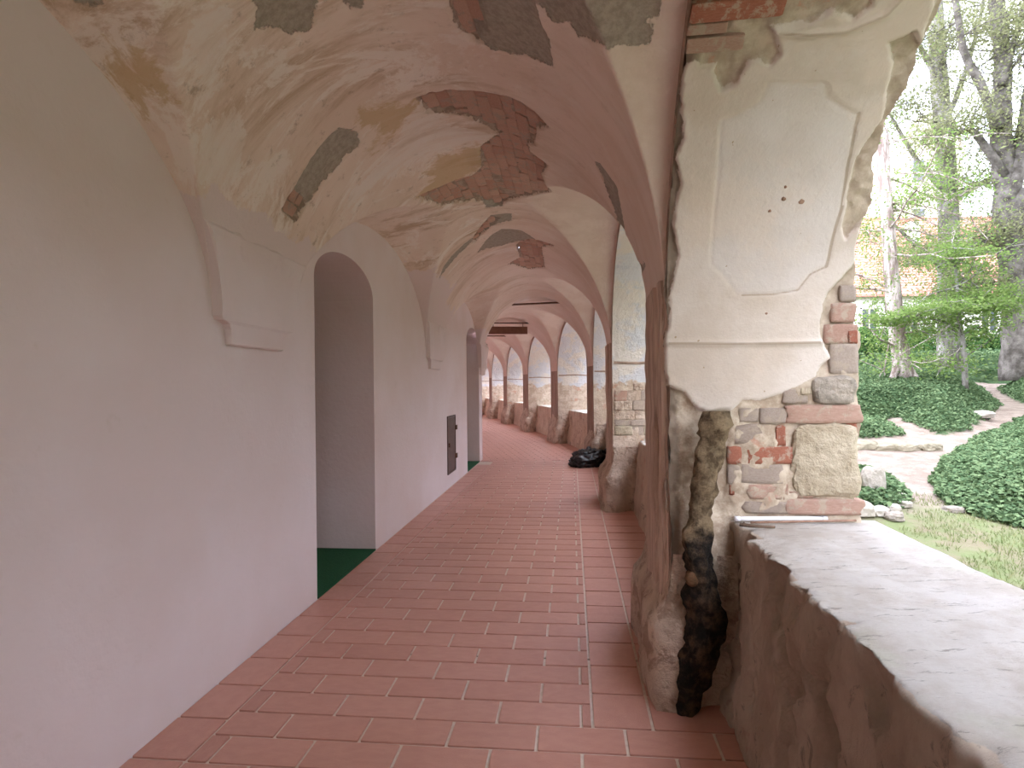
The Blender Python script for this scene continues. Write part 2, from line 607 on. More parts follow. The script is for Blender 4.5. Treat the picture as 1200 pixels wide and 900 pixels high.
def ceil_pt(k, u, th):
    """point of the vault: u along bay k, th across from the left wall (0) to the arcade (pi)"""
    u = np.asarray(u, float)
    th = np.asarray(th, float)
    v = (1 - np.cos(th)) / 2
    L = LEFT[k] * (1 - u)[..., None] + LEFT[k + 1] * u[..., None]
    R = RIGHT[k] * (1 - u)[..., None] + RIGHT[k + 1] * u[..., None]
    P = L * (1 - v)[..., None] + R * v[..., None]
    zL = Z_SPR + (Z_CROWN - Z_SPR) * np.sin(th)
    a = .5 - .40 / 4.4
    w = np.clip(1 - ((u - .5) / a) ** 2, 0, 1)
    side = np.where(v < .5, 2.96, 3.12)
    crown = side + (Z_CROWN - side) * np.clip(1 - np.abs(2 * v - 1), 0, 1)
    zT = Z_SPR + (crown - Z_SPR) * np.sqrt(w)
    k_ = .012
    h = np.clip(.5 + .5 * (zL - zT) / k_, 0, 1)
    z = zT + (zL - zT) * h + k_ * h * (1 - h)
    z = np.where(np.sin(th) < 1e-4, np.maximum(zT, Z_SPR), z)
    return np.concatenate([P, z[..., None]], -1)


def u_samples(n):
    a = .5 - .40 / 4.4
    m = int(n * .8)
    mid = .5 - a * np.cos(np.linspace(0, math.pi, m))
    mid = .65 * mid + .35 * np.linspace(.5 - a, .5 + a, m)
    s = max(4, (n - m) // 2 + 1)
    return np.concatenate([np.linspace(0, .5 - a, s)[:-1], mid, np.linspace(.5 + a, 1, s)[1:]])


# ------------------------------------------------------------------ vault
def px(*pts):
    return [tuple(p) for p in pts]


def scaled(ox, oy, s, pts):
    return [(ox + x / s, oy + y / s) for x, y in pts]


MORTAR_PX = [
    px((293, 5), (300, 12), (296, 44), (313, 34), (330, 32), (345, 41), (360, 35), (370, 25), (374, -60), (285, -60)),
    px((392, -60), (395, 0), (410, 10), (424, 15), (430, -60)),
    px((545, 20), (553, 40), (573, 57), (600, 63), (620, 63), (633, 73), (650, 77), (643, 43), (630, 17), (618, -60), (540, -60)),
    px((630, -40), (633, 5), (650, 28), (667, 25), (677, 43), (700, 50), (727, 57), (757, 52), (770, 40), (755, 30), (774, 20), (780, -40)),
    px((697, 190), (704, 193), (722, 220), (735, 240), (748, 278), (755, 310), (745, 285), (727, 250), (707, 213)),
    px((345, 222), (362, 236), (390, 200), (423, 168), (418, 153), (395, 152), (370, 182)),
    scaled(480, 230, 4, [(320, 265), (380, 190), (430, 160), (520, 165), (590, 205), (520, 215), (430, 235)]),
    scaled(480, 230, 4, [(135, 400), (160, 330), (300, 195), (380, 90), (480, 85), (480, 115), (400, 135), (300, 215), (220, 290), (150, 370)]),
    px((556, 205), (572, 206), (580, 222), (590, 232), (588, 242), (572, 243), (562, 232)),
    px((85, 0), (100, 5), (120, 3), (118, -40), (85, -40)),
]
BRICK_PX = [
    px((520, -30), (522, 0), (533, 23), (545, 42), (560, 50), (566, 30), (560, 0), (556, -30)),
    scaled(480, 90, 5.294, [(50, 130), (150, 100), (400, 95), (600, 120), (700, 170), (780, 220), (860, 310), (790, 330), (770, 420), (730, 420),
                            (740, 460), (850, 540), (820, 620), (880, 715), (760, 735), (600, 770), (550, 800), (430, 770), (200, 795), (60, 740), (200, 680),
                            (400, 610), (450, 560), (440, 440), (560, 360), (430, 290), (330, 250), (120, 220)]),
    px((330, 246), (347, 262), (362, 236), (345, 222)),
    scaled(480, 230, 4, [(590, 205), (680, 235), (620, 245), (630, 340), (560, 345), (465, 320), (520, 290), (500, 235), (520, 215)]),
    scaled(480, 230, 4, [(300, 200), (380, 100), (420, 105), (390, 135), (310, 215)]),
]
WHITE_PX = [
    px((395, 258), (425, 205), (470, 160), (485, 125), (503, 120), (520, 145), (560, 150), (585, 158), (560, 172), (520, 178), (490, 192), (440, 222), (415, 250)),
    px((225, 160), (250, 135), (275, 130), (290, 160), (280, 205), (245, 225), (215, 190)),
    px((240, 30), (262, 20), (268, 60), (252, 130), (238, 120)),
]
OCHRE_PX = [
    px((525, 180), (560, 172), (566, 195), (540, 215), (500, 228), (505, 205)),
    px((130, 60), (190, 60), (200, 110), (165, 130), (120, 80)),
    px((425, 135), (470, 120), (500, 110), (470, 150), (440, 170)),
]

bays = []
for k in range(NB):
    nu, nv = {0: (60, 50), 1: (250, 170), 2: (250, 170), 3: (150, 110)}.get(k, (70, 50))
    U = u_samples(nu)
    TH = np.linspace(0, math.pi, nv)
    uu, tt = np.meshgrid(U, TH, indexing='ij')
    P = ceil_pt(k, uu, tt)
    bays.append([k, uu, tt, P])
pick_uv, pick_px, pick_d = [], [], []
for k, uu, tt, P in bays[1:5]:
    ok = P[..., 1] > .35
    pick_uv.append(np.stack([(k + uu) * 4.4, tt * 1.25], -1)[ok])
    pick_px.append(project(P[ok]))
    pick_d.append(P[ok][:, 1])
pick_uv, pick_px, pick_d = map(np.concatenate, (pick_uv, pick_px, pick_d))


def to_vault(poly):
    out = []
    for p in poly:
        e = ((pick_px - np.array(p)) ** 2).sum(1)
        out.append(pick_uv[np.argmin(e + .02 * pick_d)])
    return np.array(out)


V_MORTAR, V_BRICK, V_WHITE, V_OCHRE = [[to_vault(p) for p in L] for L in (MORTAR_PX, BRICK_PX, WHITE_PX, OCHRE_PX)]


def vault_xyz(uv):
    k = min(NB - 1, int(uv[0] // 4.4))
    return ceil_pt(k, np.array(uv[0] / 4.4 - k), np.array(uv[1] / 1.25))


def vault_normal(uv, e=.02):
    a = vault_xyz((uv[0] + e, uv[1])) - vault_xyz((uv[0] - e, uv[1]))
    b = vault_xyz((uv[0], uv[1] + e)) - vault_xyz((uv[0], uv[1] - e))
    n = np.cross(a, b)
    n /= np.linalg.norm(n)
    return (n if n[2] < 0 else -n), a / np.linalg.norm(a), b / np.linalg.norm(b)


VV, FF, AT = [], [], {k: [] for k in ('sd_mortar', 'sd_brick', 'sd_white', 'sd_ochre', 'paint', 'au', 'at', 'wear', 'web')}
off = 0
for k, uu, tt, P in bays:
    Q = np.stack([(k + uu) * 4.4, tt * 1.25], -1)
    sds = []
    for polys in (V_MORTAR, V_BRICK, V_WHITE, V_OCHRE):
        sd = np.full(uu.shape, -1.0)
        if 1 <= k <= 4:
            for pl in polys:
                sd = np.maximum(sd, sdf_poly(Q, pl))
        sds.append(sd)
    v = (1 - np.cos(tt)) / 2
    paint = np.where(v < .5, 2.46 - P[..., 2] + (.35 if k == 2 else 0) * smooth(uu, .1, .4), -1.0)
    if k >= 3:
        paint = np.where(v < .5, 2.6 - P[..., 2], -1.0)
    wear = (1 - smooth(v, .35, .8) * .75) * (1.0 if k <= 2 else .45)
    zl_ = Z_SPR + (Z_CROWN - Z_SPR) * np.sin(tt)
    web = smooth(P[..., 2] - zl_, .005, .03) * (v > .5)
    nrm = np.cross(np.gradient(P, axis=0), np.gradient(P, axis=1))
    nrm /= np.linalg.norm(nrm, axis=-1)[..., None] + 1e-9
    nrm = np.where(nrm[..., 2:3] > 0, nrm, -nrm)
    en = fbm(P, 14, 3, 3) * .015
    lift = .030 * smooth(sds[1] + en, -.006, .012) + .010 * smooth(sds[0] + en, -.006, .008)
    und = fbm(P, 1.5, 4, 5) * .018 * np.sin(tt)
    inner = np.minimum(np.sin(tt) * 4, 1)
    P2 = P + nrm * (lift * inner)[..., None]
    P2[..., 2] += und
    VV.append(P2.reshape(-1, 3))
    FF.append(grid_faces(*uu.shape, off))
    off += uu.size
    for key, a in zip(AT, sds + [paint, Q[..., 0], Q[..., 1], wear, web]):
        AT[key].append(a.ravel())
me = np_mesh('ceiling', np.concatenate(VV), np.concatenate(FF), True, {k: np.concatenate(a) for k, a in AT.items()})
ceiling = link('ceiling', me, MAT['vault_plaster'])
props(ceiling, 'old groin vaulted ceiling with mottled plaster and bare brick patches', kind='structure')


def unit_block(seed, bev=.06, jit=.03):
    """irregular bevelled block, 1 x 1 x 1"""
    bm = bmesh.new()
    bmesh.ops.create_cube(bm, size=1.0)
    bmesh.ops.bevel(bm, geom=bm.edges[:], offset=bev, segments=1, affect='EDGES', profile=.5)
    r = random.Random(seed)
    for v in bm.verts:
        v.co += Vector((r.uniform(-jit, jit), r.uniform(-jit, jit), r.uniform(-jit, jit)))
    me = bpy.data.meshes.new('block')
    bm.to_mesh(me)
    bm.free()
    return me


BLOCKS = {}


def block_mesh(mat, i, bev=.06, jit=.03):
    key = (mat, i, bev, jit)
    if key not in BLOCKS:
        me = unit_block(i * 7 + 3, bev, jit)
        me.materials.append(MAT[mat])
        BLOCKS[key] = me
    return BLOCKS[key]


def rough_block(mat, i):
    key = (mat, i, 'rough')
    if key not in BLOCKS:
        bm = bmesh.new()
        bmesh.ops.create_cube(bm, size=1)
        bmesh.ops.subdivide_edges(bm, edges=bm.edges[:], cuts=4, use_grid_fill=True)
        for v in bm.verts:
            q = np.array(v.co) * 2
            sq = q / (np.abs(q) ** 14).sum() ** (1 / 14) * .5
            sq = sq + np.array([fbm(sq[None], 2.4, 3, i * 5 + 1)[0], fbm(sq[None], 2.4, 3, i * 5 + 2)[0], 1.6 * fbm(sq[None], 2.4, 3, i * 5 + 3)[0]]) * .09
            sq[2] = min(sq[2], .44 + .05 * float(fbm(sq[None], 4, 2, i)[0]))
            v.co = Vector(sq)
        me = bpy.data.meshes.new('block')
        bm.to_mesh(me)
        bm.free()
        me.materials.append(MAT[mat])
        me.polygons.foreach_set('use_smooth', np.ones(len(me.polygons), bool))
        BLOCKS[key] = me
    return BLOCKS[key]


def place_block(name, mat, centre, ex, ey, ez, size, parent, i=0, bev=.06, jit=.03):
    o = bpy.data.objects.new(name, rough_block(mat, i % 7) if bev > .08 else block_mesh(mat, i % 5, bev, jit))
    COL.objects.link(o)
    M = Matrix(((ex[0] * size[0], ey[0] * size[1], ez[0] * size[2], centre[0]),
                (ex[1] * size[0], ey[1] * size[1], ez[1] * size[2], centre[1]),
                (ex[2] * size[0], ey[2] * size[1], ez[2] * size[2], centre[2]), (0, 0, 0, 1)))
    if parent is not None:
        o.parent = parent
    o.matrix_basis = M
    return o


cnt = 0
for pi, poly in enumerate(V_BRICK):
    lo, hi = poly.min(0), poly.max(0)
    bl, bw = (.25, .085)
    row = 0
    y = lo[1] + .045
    while y < hi[1]:
        x = lo[0] - (row % 2) * bl / 2
        while x < hi[0] + bl:
            segs = [(x, .62), (x + bl * .62, .38)] if rng.random() < .3 else [(x, 1.0)]
            for xs, fr in segs:
                # keep the part of the brick that lies inside the patch
                xs_ = np.linspace(xs, xs + bl * fr, 9)
                ins = sdf_poly(np.stack([xs_, np.full(9, y)], -1), poly) > .006
                if ins.sum() >= 3:
                    a, b = xs_[ins].min(), xs_[ins].max()
                    c = ((a + b) / 2, y)
                    n, e1, e2 = vault_normal(c)
                    e2 = np.cross(n, e1)
                    p = vault_xyz(c) - n * (.036 + rng.uniform(-.004, .008))
                    place_block('brick', 'brick_vault', p, e1, e2, n, (max(.05, b - a - .004), bw - .002, .035), ceiling, cnt, .1)
                    cnt += 1
            x += bl
        row += 1
        y += bw

# ------------------------------------------------------------------ floor
floor_m = Mesh()
for k in range(NB):
    a, e, n, L = bay_frame(k)
    l0, l1 = LEFT[k], LEFT[k + 1]
    nl = np.array([-(l1 - l0)[1], (l1 - l0)[0]])
    nl /= np.linalg.norm(nl)
    q = [l0 + nl * 1.2, RIGHT[k] + n * 1.0, RIGHT[k + 1] + n * 1.0, l1 + nl * 1.2]
    top = [(*p, -.004) for p in q]
    bot = [(*p, -.25) for p in q]
    floor_m.add(top + bot, [(0, 1, 2, 3), (7, 6, 5, 4), (0, 4, 5, 1), (1, 5, 6, 2), (2, 6, 7, 3), (3, 7, 4, 0)])
floor = floor_m.build('floor', MAT['grout'])
props(floor, 'terracotta tiled floor with pale grout joints in running bond', kind='structure')

FE = np.array([.0995, .995])
FR = np.array([.995, -.0995])
FO = np.array([-1.571, .0])


def tile_me(i):
    me = unit_block(40 + i, .012, .0)
    me.materials.append(MAT['terracotta_tile'])
    return me


TILE = tile_me(0)
tiles = []   # (a0, a1, b0, b1)
J = .014
for r in range(-20, 49):
    b0 = 2.788 + r * .1875
    b1 = b0 + .1875
    right = 1.64 if b0 > 2.75 else 2.32
    if b0 > 2.75 and b0 > 6.0:
        right = 1.64
    ph = .276 if r % 2 else .09
    x = ph - .375 * 2
    while x < right:
        a0, a1 = max(x, 0), min(x + .375, right)
        if a1 - a0 > .03:
            tiles.append((a0, a1, b0, b1))
        x += .375
for i in range(-8, 38):
    b0 = .02 + i * .3
    tiles.append((-.245, 0, b0, b0 + .3))
    if b0 > 2.0:
        q0 = 2.788 + (i - 7) * .29
        if q0 >= 2.78:
            tiles.append((1.64, 1.90, q0, q0 + .29))
            tiles.append((1.90, 2.32, q0, q0 + .29))
near, far = [], []
for tl in tiles:
    a0, a1, b0, b1 = tl
    c = FO + FR * (a0 + a1) / 2 + FE * (b0 + b1) / 2
    q = project(np.array([[c[0], c[1], 0.0]]))[0] if c[1] > .4 else (-999, 0)
    vis = -40 < q[0] < 1000 and q[1] < 935
    (near if vis else far).append((c[1], tl, c))
near.sort(key=lambda s: s[0])
far += near[300:]
near = near[:300]
frot = math.atan2(FR[1], FR[0])
for d, (a0, a1, b0, b1), c in near:
    o = bpy.data.objects.new('floor_tile', TILE)
    COL.objects.link(o)
    o.parent = floor
    o.location = (c[0], c[1], -.006 + random.uniform(-.0012, .0012))
    o.rotation_euler = (0, 0, frot)
    o.scale = (a1 - a0 - J, b1 - b0 - J, .02)
fm = Mesh()
for d, (a0, a1, b0, b1), c in far:
    cs = [FO + FR * a + FE * b for a, b in ((a0 + J / 2, b0 + J / 2), (a1 - J / 2, b0 + J / 2), (a1 - J / 2, b1 - J / 2), (a0 + J / 2, b1 - J / 2))]
    fm.add([(*p, .003) for p in cs] + [(*p, -.01) for p in cs], [(0, 1, 2, 3), (0, 4, 5, 1), (1, 5, 6, 2), (2, 6, 7, 3), (3, 7, 4, 0)])
for k in range(3, NB):
    rows = 24
    for r in range(rows):
        for cidx in range(-1, 8):
            sh = .5 if r % 2 else 0
            v0, v1 = max(0, (cidx + sh) / 7), min(1.13, (cidx + 1 + sh) / 7)
            u0, u1 = r / rows, (r + 1) / rows
            if v1 - v0 < .02: continue

            def bl(u, v):
                return (LEFT[k] * (1 - u) + LEFT[k + 1] * u) * (1 - v) + (RIGHT[k] * (1 - u) + RIGHT[k + 1] * u) * v
            g, h = .002, .004
            cs = [bl(u0 + g, v0 + h), bl(u0 + g, v1 - h), bl(u1 - g, v1 - h), bl(u1 - g, v0 + h)]
            if cs[0][1] < 11.75: continue
            fm.add([(*p, .0025) for p in cs] + [(*p, -.01) for p in cs], [(0, 1, 2, 3), (0, 4, 5, 1), (1, 5, 6, 2), (2, 6, 7, 3), (3, 7, 4, 0)])
o = fm.build('distant_tiles', MAT['terracotta_tile'], floor)
o['kind'] = 'stuff'

# ------------------------------------------------------------------ left wall with two arched doorways
WL_E = np.array([ML, 1.0]) / math.hypot(ML, 1.0)
WL_N = np.array([-WL_E[1], WL_E[0]])      # away from the corridor


def wl(d, z, depth=0.0):
    p = np.array([CL + ML * d, d]) + WL_N * depth
    return (p[0], p[1], z)


DOORS = [(4.23, 5.50, 2.30, 2.57), (10.45, 11.85, 2.30, 2.58)]
NICHE = .75
wm = Mesh()


def arch_profile(d0, d1, zs, zt, n=20):
    th = np.linspace(math.pi, 0, n + 1)
    return [((d0 + d1) / 2 + (d1 - d0) / 2 * math.cos(a), zs + (zt - zs) * math.sin(a)) for a in th]


TOP = 3.45
edges_d = [-5.4] + [x for D in DOORS for x in D[:2]] + [12.25]
for a, b in zip(edges_d[0::2], edges_d[1::2]):
    wm.add([wl(a, -.05), wl(b, -.05), wl(b, TOP), wl(a, TOP)], [(0, 1, 2, 3)])
for d0, d1, zs, zt in DOORS:
    pr = [(d0, -.05)] + arch_profile(d0, d1, zs, zt) + [(d1, -.05)]
    ap = arch_profile(d0, d1, zs, zt)
    for (xa, za), (xb, zb) in zip(ap[:-1], ap[1:]):
        wm.add([wl(xa, za), wl(xb, zb), wl(xb, TOP), wl(xa, TOP)], [(0, 1, 2, 3)])
    for (xa, za), (xb, zb) in zip(pr[:-1], pr[1:]):
        wm.add([wl(xa, za), wl(xb, zb), wl(xb, zb, NICHE), wl(xa, za, NICHE)], [(0, 1, 2, 3)])
for k in range(4, NB):
    a, b = LEFT[k], LEFT[k + 1]
    wm.add([(*a, -.05), (*b, -.05), (*b, TOP), (*a, TOP)], [(0, 1, 2, 3)])
wall_left = wm.build('wall_left', MAT['limewash'])
props(wall_left, 'smooth pinkish limewashed corridor wall with arched doorways', kind='structure')
# corbels under the springing of the vault
for dc in (-1.0, 3.42, 7.92, 12.25):
    prof = [(1.728, .285, .022), (1.735, .288, .030), (1.775, .290, .034), (1.81, .296, .037), (1.835, .312, .041), (1.845, .345, .046), (1.852, .385, .050), (1.87, .40, .052)]
    for z in np.linspace(1.9, 2.42, 14):
        w_ = (z - Z_SPR) / (2.96 - Z_SPR)
        prof.append((z, 2.2 - 1.8 * math.sqrt(1 - w_ * w_), .054 + .03 * (z - 1.9) - max(0, z - 2.3) * .6))
    G = []
    for z, w, p in prof:
        cols = [wl(dc - w, z, .02), wl(dc - w + .002, z, -p)]
        for q_ in np.linspace(-w + .010, w - .010, 24):
            wob = .035 * float(fbm(np.array([[dc + q_, z, 3.3]]), 6, 3, 15)[0]) * min(1, max(0, (z - 2.0) / .25))
            cols.append(wl(dc + q_, z, -p - .002 - wob))
        G.append(cols + [wl(dc + w - .002, z, -p), wl(dc + w, z, .02)])
    cm_ = Mesh().grid(np.array(G))
    cm_.F.append(tuple(range(28)))
    cm_.build('corbel', MAT['limewash'], wall_left)
# doors deep in the niches
for i, (d0, d1, zs, zt) in enumerate(DOORS):
    dm = Mesh()
    pr = [(d0 - .02, 0)] + arch_profile(d0 - .02, d1 + .02, zs, zt + .02) + [(d1 + .02, 0)]
    n = len(pr)
    dm.add([wl(x, z, NICHE - .03) for x, z in pr] + [wl(x, z, NICHE + .03) for x, z in pr],
           [tuple(range(n))[::-1], tuple(range(n, 2 * n))] + [(j, (j + 1) % n, n + (j + 1) % n, n + j) for j in range(n)])
    door = dm.build('door_%d' % (i + 1), MAT['door_wood'])
    props(door, kind='structure')
    hm = Mesh().tube([wl(d0 + .12, 1.05, NICHE - .03), wl(d0 + .12, 1.05, NICHE - .09), wl(d0 + .24, 1.05, NICHE - .09)], .01, 8)
    hm.build('door_handle', MAT['brown_metal'], door)
    c0 = Mesh()
    V = [wl(d0 + .01, .001, -.005), wl(d1 - .01, .001, -.005), wl(d1 - .01, .001, NICHE - .04), wl(d0 + .01, .001, NICHE - .04)]
    c0.add(V + [(x, y, .014) for x, y, z in V], [(3, 2, 1, 0), (4, 5, 6, 7), (0, 1, 5, 4), (1, 2, 6, 5), (2, 3, 7, 6), (3, 0, 4, 7)])
    o = c0.build('green_carpet', MAT['green_carpet'])
    props(o, ['dark green carpet on the floor of the first tall arched doorway', 'sliver of green carpet in the doorway beyond the brown wall hatch'][i], 'carpet', 'carpets in the doorways')

# brown steel hatch in the wall
hatch = empty('wall_hatch', wl(9.03, .2))
props(hatch, 'brown metal hatch door set low in the white wall between doorways', 'hatch')
inv = Matrix.Translation(-Vector(wl(9.03, .2)))


def wl_box(m, d0, d1, z0, z1, p0, p1):
    V = [wl(d0, z0, p0), wl(d1, z0, p0), wl(d1, z0, p1), wl(d0, z0, p1), wl(d0, z1, p0), wl(d1, z1, p0), wl(d1, z1, p1), wl(d0, z1, p1)]
    V = [tuple(inv @ Vector(v)) for v in V]
    m.add(V, [(0, 3, 2, 1), (4, 5, 6, 7), (0, 1, 5, 4), (1, 2, 6, 5), (2, 3, 7, 6), (3, 0, 4, 7)])
    return m


m = Mesh()
for q in ((8.74, 9.34, .2, .225), (8.74, 9.34, 1.035, 1.06), (8.74, 8.765, .2, 1.06), (9.315, 9.34, .2, 1.06)):
    wl_box(m, *q, .02, -.014)
m.build('frame', MAT['brown_metal'], hatch)
wl_box(Mesh(), 8.77, 9.31, .23, 1.03, .02, -.008).build('panel', MAT['brown_metal'], hatch)
for z in (.42, .86):
    wl_box(Mesh(), 9.31, 9.40, z - .035, z + .035, -.012, -.03).build('hinge', MAT['dark_wood'], hatch)
wl_box(Mesh(), 8.80, 8.83, .60, .66, -.006, -.03).build('latch', MAT['dark_wood'], hatch)

# ------------------------------------------------------------------ arcade wall on the garden side
am = Mesh()
TOPO = 4.3
wall_right = None


def arch_pts(L, n=40):
    s0, s1 = PIER_H, L - PIER_H
    th = np.linspace(math.pi, 0, n + 1)
    return [((s0 + s1) / 2 + (s1 - s0) / 2 * math.cos(q), ARCH_SPR + ARCH_RISE * math.sin(q)) for q in th]


rev_m = Mesh()     # reveals and soffits
for k in range(NB):
    a, e, n, L = bay_frame(k)

    def W(s, t, z):
        p = a + e * s + n * t
        return (p[0], p[1], z)
    ap = arch_pts(L)
    for t, top in ((0, 3.5), (WALL_T, TOPO)):
        gap = (.006 if t == 0 else .07) if k == 1 else 0.0     # broken edge of the bay in front
        for s0, s1 in ((0, PIER_H), (L - PIER_H + gap, L)):
            am.add([W(s0, t, -.05), W(s1, t, -.05), W(s1, t, top), W(s0, t, top)], [(0, 1, 2, 3)])
        gp = [(s_ + gap * max(0, (s_ - L / 2) / (L / 2 - PIER_H)), z_ + gap * (1.0 if s_ > L / 2 else 0)) for s_, z_ in ap]
        for (sa, za), (sb, zb) in zip(gp[:-1], gp[1:]):
            am.add([W(sa, t, za), W(sb, t, zb), W(sb, t, top), W(sa, t, top)], [(0, 1, 2, 3)])
    am.add([W(0, 0, TOPO), W(L, 0, TOPO), W(L, WALL_T, TOPO), W(0, WALL_T, TOPO)], [(0, 1, 2, 3)])
    am.add([W(0, 0, 3.4), W(L, 0, 3.4), W(L, 0, TOPO), W(0, 0, TOPO)], [(0, 1, 2, 3)])
    prof = [(PIER_H, z) for z in np.linspace(-.05, ARCH_SPR, 16)[:-1]] + ap + [(L - PIER_H, z) for z in np.linspace(ARCH_SPR, -.05, 16)[1:]]
    if k == 1:
        prof = prof[:15 + 20]          # the far half of this arch is built separately in detail
    T = np.linspace(0, WALL_T, 7)
    G = np.array([[W(s, tt_, z) for tt_ in T] for s, z in prof])
    dsp = fbm(G, 5, 3, k) * .02
    G[:, 1:-1, :2] -= (np.sign(np.array([p[0] for p in prof]) - L / 2))[:, None, None] * e * dsp[:, 1:-1, None]
    rev_m.grid(G)
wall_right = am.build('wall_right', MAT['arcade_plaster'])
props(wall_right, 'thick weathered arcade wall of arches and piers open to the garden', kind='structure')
rev_m.build('arch_reveals', MAT['far_reveal'], wall_right)

# string courses on the farther reveals
for k in range(2, NB):
    a, e, n, L = bay_frame(k)
    m = Mesh()
    s = L - PIER_H
    V = []
    for t in np.linspace(0.02, WALL_T - .02, 9):
        for (ds, dz) in ((.02, -.02), (-.012, -.016), (-.02, .0), (-.012, .012), (.02, .016)):
            p = a + e * (s + ds) + n * t
            V.append((p[0], p[1], 1.76 + dz + .006 * math.sin(t * 9 + k)))
    m.grid(np.array(V).reshape(9, 5, 3))
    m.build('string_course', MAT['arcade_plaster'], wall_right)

# ---- detailed soffit and reveal of the near pier (far side of bay 1)
A1, E1, N1, L1 = bay_frame(1)
a_half = L1 / 2 - PIER_H
zv = np.concatenate([np.linspace(0, .8, 40)[:-1], np.linspace(.8, ARCH_SPR, 112)[:-1]])
ph = np.linspace(0, math.pi / 2, 250)
prof_s = np.concatenate([np.full(len(zv), L1 - PIER_H), L1 / 2 + a_half * np.cos(ph)])
prof_z = np.concatenate([zv, ARCH_SPR + ARCH_RISE * np.sin(ph)])
arc = np.concatenate([[0], np.cumsum(np.hypot(np.diff(prof_s), np.diff(prof_z)))])
T = np.linspace(0, WALL_T, 100)
S_, T_ = np.meshgrid(prof_s, T, indexing='ij')
Z_ = np.repeat(prof_z[:, None], len(T), 1)
AR = np.repeat(arc[:, None], len(T), 1)
RP = np.stack([A1[0] + E1[0] * S_ + N1[0] * T_, A1[1] + E1[1] * S_ + N1[1] * T_, Z_], -1)
ds, dz = np.gradient(prof_s), np.gradient(prof_z)
nl = np.hypot(ds, dz)
ns, nz = -dz / nl, ds / nl                       # towards the opening
RN = np.stack([E1[0] * ns, E1[1] * ns, nz], -1)[:, None, :] * np.ones((1, len(T), 1))
ok = RP[..., 1] > .35
r_uv = np.stack([T_, AR], -1)
r_px = project(RP[ok])
r_uvf = r_uv[ok]


def to_reveal(poly):
    return np.array([r_uvf[np.argmin(((r_px - np.array(p)) ** 2).sum(1))] for p in poly])


PLASTER = to_reveal([(782, 452), (783, 403), (785, 350), (796, 300), (788, 260), (797, 215), (792, 184), (800, 164), (799, 111), (802, 76), (813, 69), (818, 78), (842, 77),
                     (836, 86), (846, 107), (864, 96), (876, 73), (887, 69), (902, 76), (913, 64), (908, 44), (902, 32), (951, 29), (976, 14), (1000, 22),
                     (1022, 8), (1030, -40), (1105, -40), (1098, 3), (1090, 23), (1080, 60), (1072, 40), (1063, 43), (1043, 50), (1047, 73), (1038, 110), (1038, 140), (1013, 177),
                     (1000, 203), (993, 233), (988, 267), (993, 280), (1010, 267), (1023, 238), (1030, 235), (1026, 270), (1012, 305), (985, 330), (966, 350), (960, 385),
                     (963, 397), (972, 412), (974, 420), (960, 432), (957, 440), (915, 462), (890, 468), (870, 470), (857, 480), (830, 483), (817, 480), (802, 460)])
psd = sdf_poly(r_uv, PLASTER)
lines = [to_reveal(l) for l in (
    [(902, 97), (967, 97), (972, 115), (985, 125), (1005, 132)],
    [(1007, 133), (998, 185), (985, 245), (972, 300), (970, 312)],
    [(970, 312), (950, 322), (936, 340), (905, 345), (870, 346)],
    [(902, 97), (890, 120), (865, 135), (845, 142), (843, 200), (836, 270), (832, 310), (848, 322), (862, 345)],
    [(782, 402), (880, 402), (968, 401)],
    [(903, 37), (950, 39), (990, 38), (1040, 18), (1062, -5)],
)]
ld = np.full(psd.shape, 1e9)
for l in lines[:-2]:
    ld = np.minimum(ld, dist_line(r_uv, l))
PANEL = to_reveal([(902, 97), (967, 97), (972, 115), (1006, 132), (985, 245), (970, 312), (950, 322), (930, 345), (862, 345), (848, 322), (832, 310), (836, 270), (843, 142), (865, 135), (890, 120)])
panel = sdf_poly(r_uv, PANEL)
sl = dist_line(r_uv, lines[4])
su = dist_line(r_uv, lines[5])
en = fbm(RP, 22, 3, 2) * .01
up = smooth(psd + en, -.004, .006)
mas = smooth(T_, .24, .30) * smooth(1.62 - Z_, 0, .1)
sub = -.022 + .015 * mas + fbm(RP, 9, 4, 8) * .022 + fbm(RP, 30, 3, 18) * .008
disp = sub * (1 - up) + up * (fbm(RP, 5, 3, 9) * .003)
disp += up * (-.004 * np.exp(-(ld / .006) ** 2) + .012 * np.exp(-(sl / .011) ** 2) + .010 * np.exp(-(su / .010) ** 2) - .0018 * smooth(panel, -.003, .006))
lump = np.exp(-(((T_ - .16) / .09) ** 2 + ((Z_ - .72) / .16) ** 2))
disp += lump * (.05 + .03 * fbm(RP, 8, 3, 4))
RQ = RP + RN * disp[..., None]
# the arris crumbles
jag = (fbm(RP[:, :1], 9, 4, 21)[..., 0] * .03)[:, None]
RQ[..., :2] += N1 * (jag * np.exp(-T_ / .06))[..., None]
jag2 = (fbm(RP[:, -1:], 7, 4, 23)[..., 0] * .045)[:, None]
RQ[..., :2] += N1 * (jag2 * np.exp(-(WALL_T - T_) / .07))[..., None]
line_attr = np.where(psd > .01, -np.minimum(np.minimum(dist_line(r_uv, lines[1]), dist_line(r_uv, lines[2]) + .003), np.minimum(sl + .001, su + .002)), -1.0)
me = np_mesh('reveal_face', RQ, grid_faces(*psd.shape), True, {'sd_plaster': psd, 'panel': panel, 'line': line_attr, 'arris': .055 - T_})
reveal = link('reveal_face', me, MAT['reveal_plaster'], wall_right)
reveal['label'] = 'cracked cream plaster of the pier with incised panel and bare masonry'


def rev_pt(t, z, out=0.0):
    p = A1 + E1 * (L1 - PIER_H - out) + N1 * t
    return np.array([p[0], p[1], z])


def px_to_reveal(x, y):
    """plane of the reveal"""
    r = ray(x, y)
    q = A1 + E1 * (L1 - PIER_H)
    d = (q @ E1) / (r[:2] @ E1)
    p = np.array([0, 0, EYE]) + r * d
    return (p[:2] - q) @ N1, p[2]


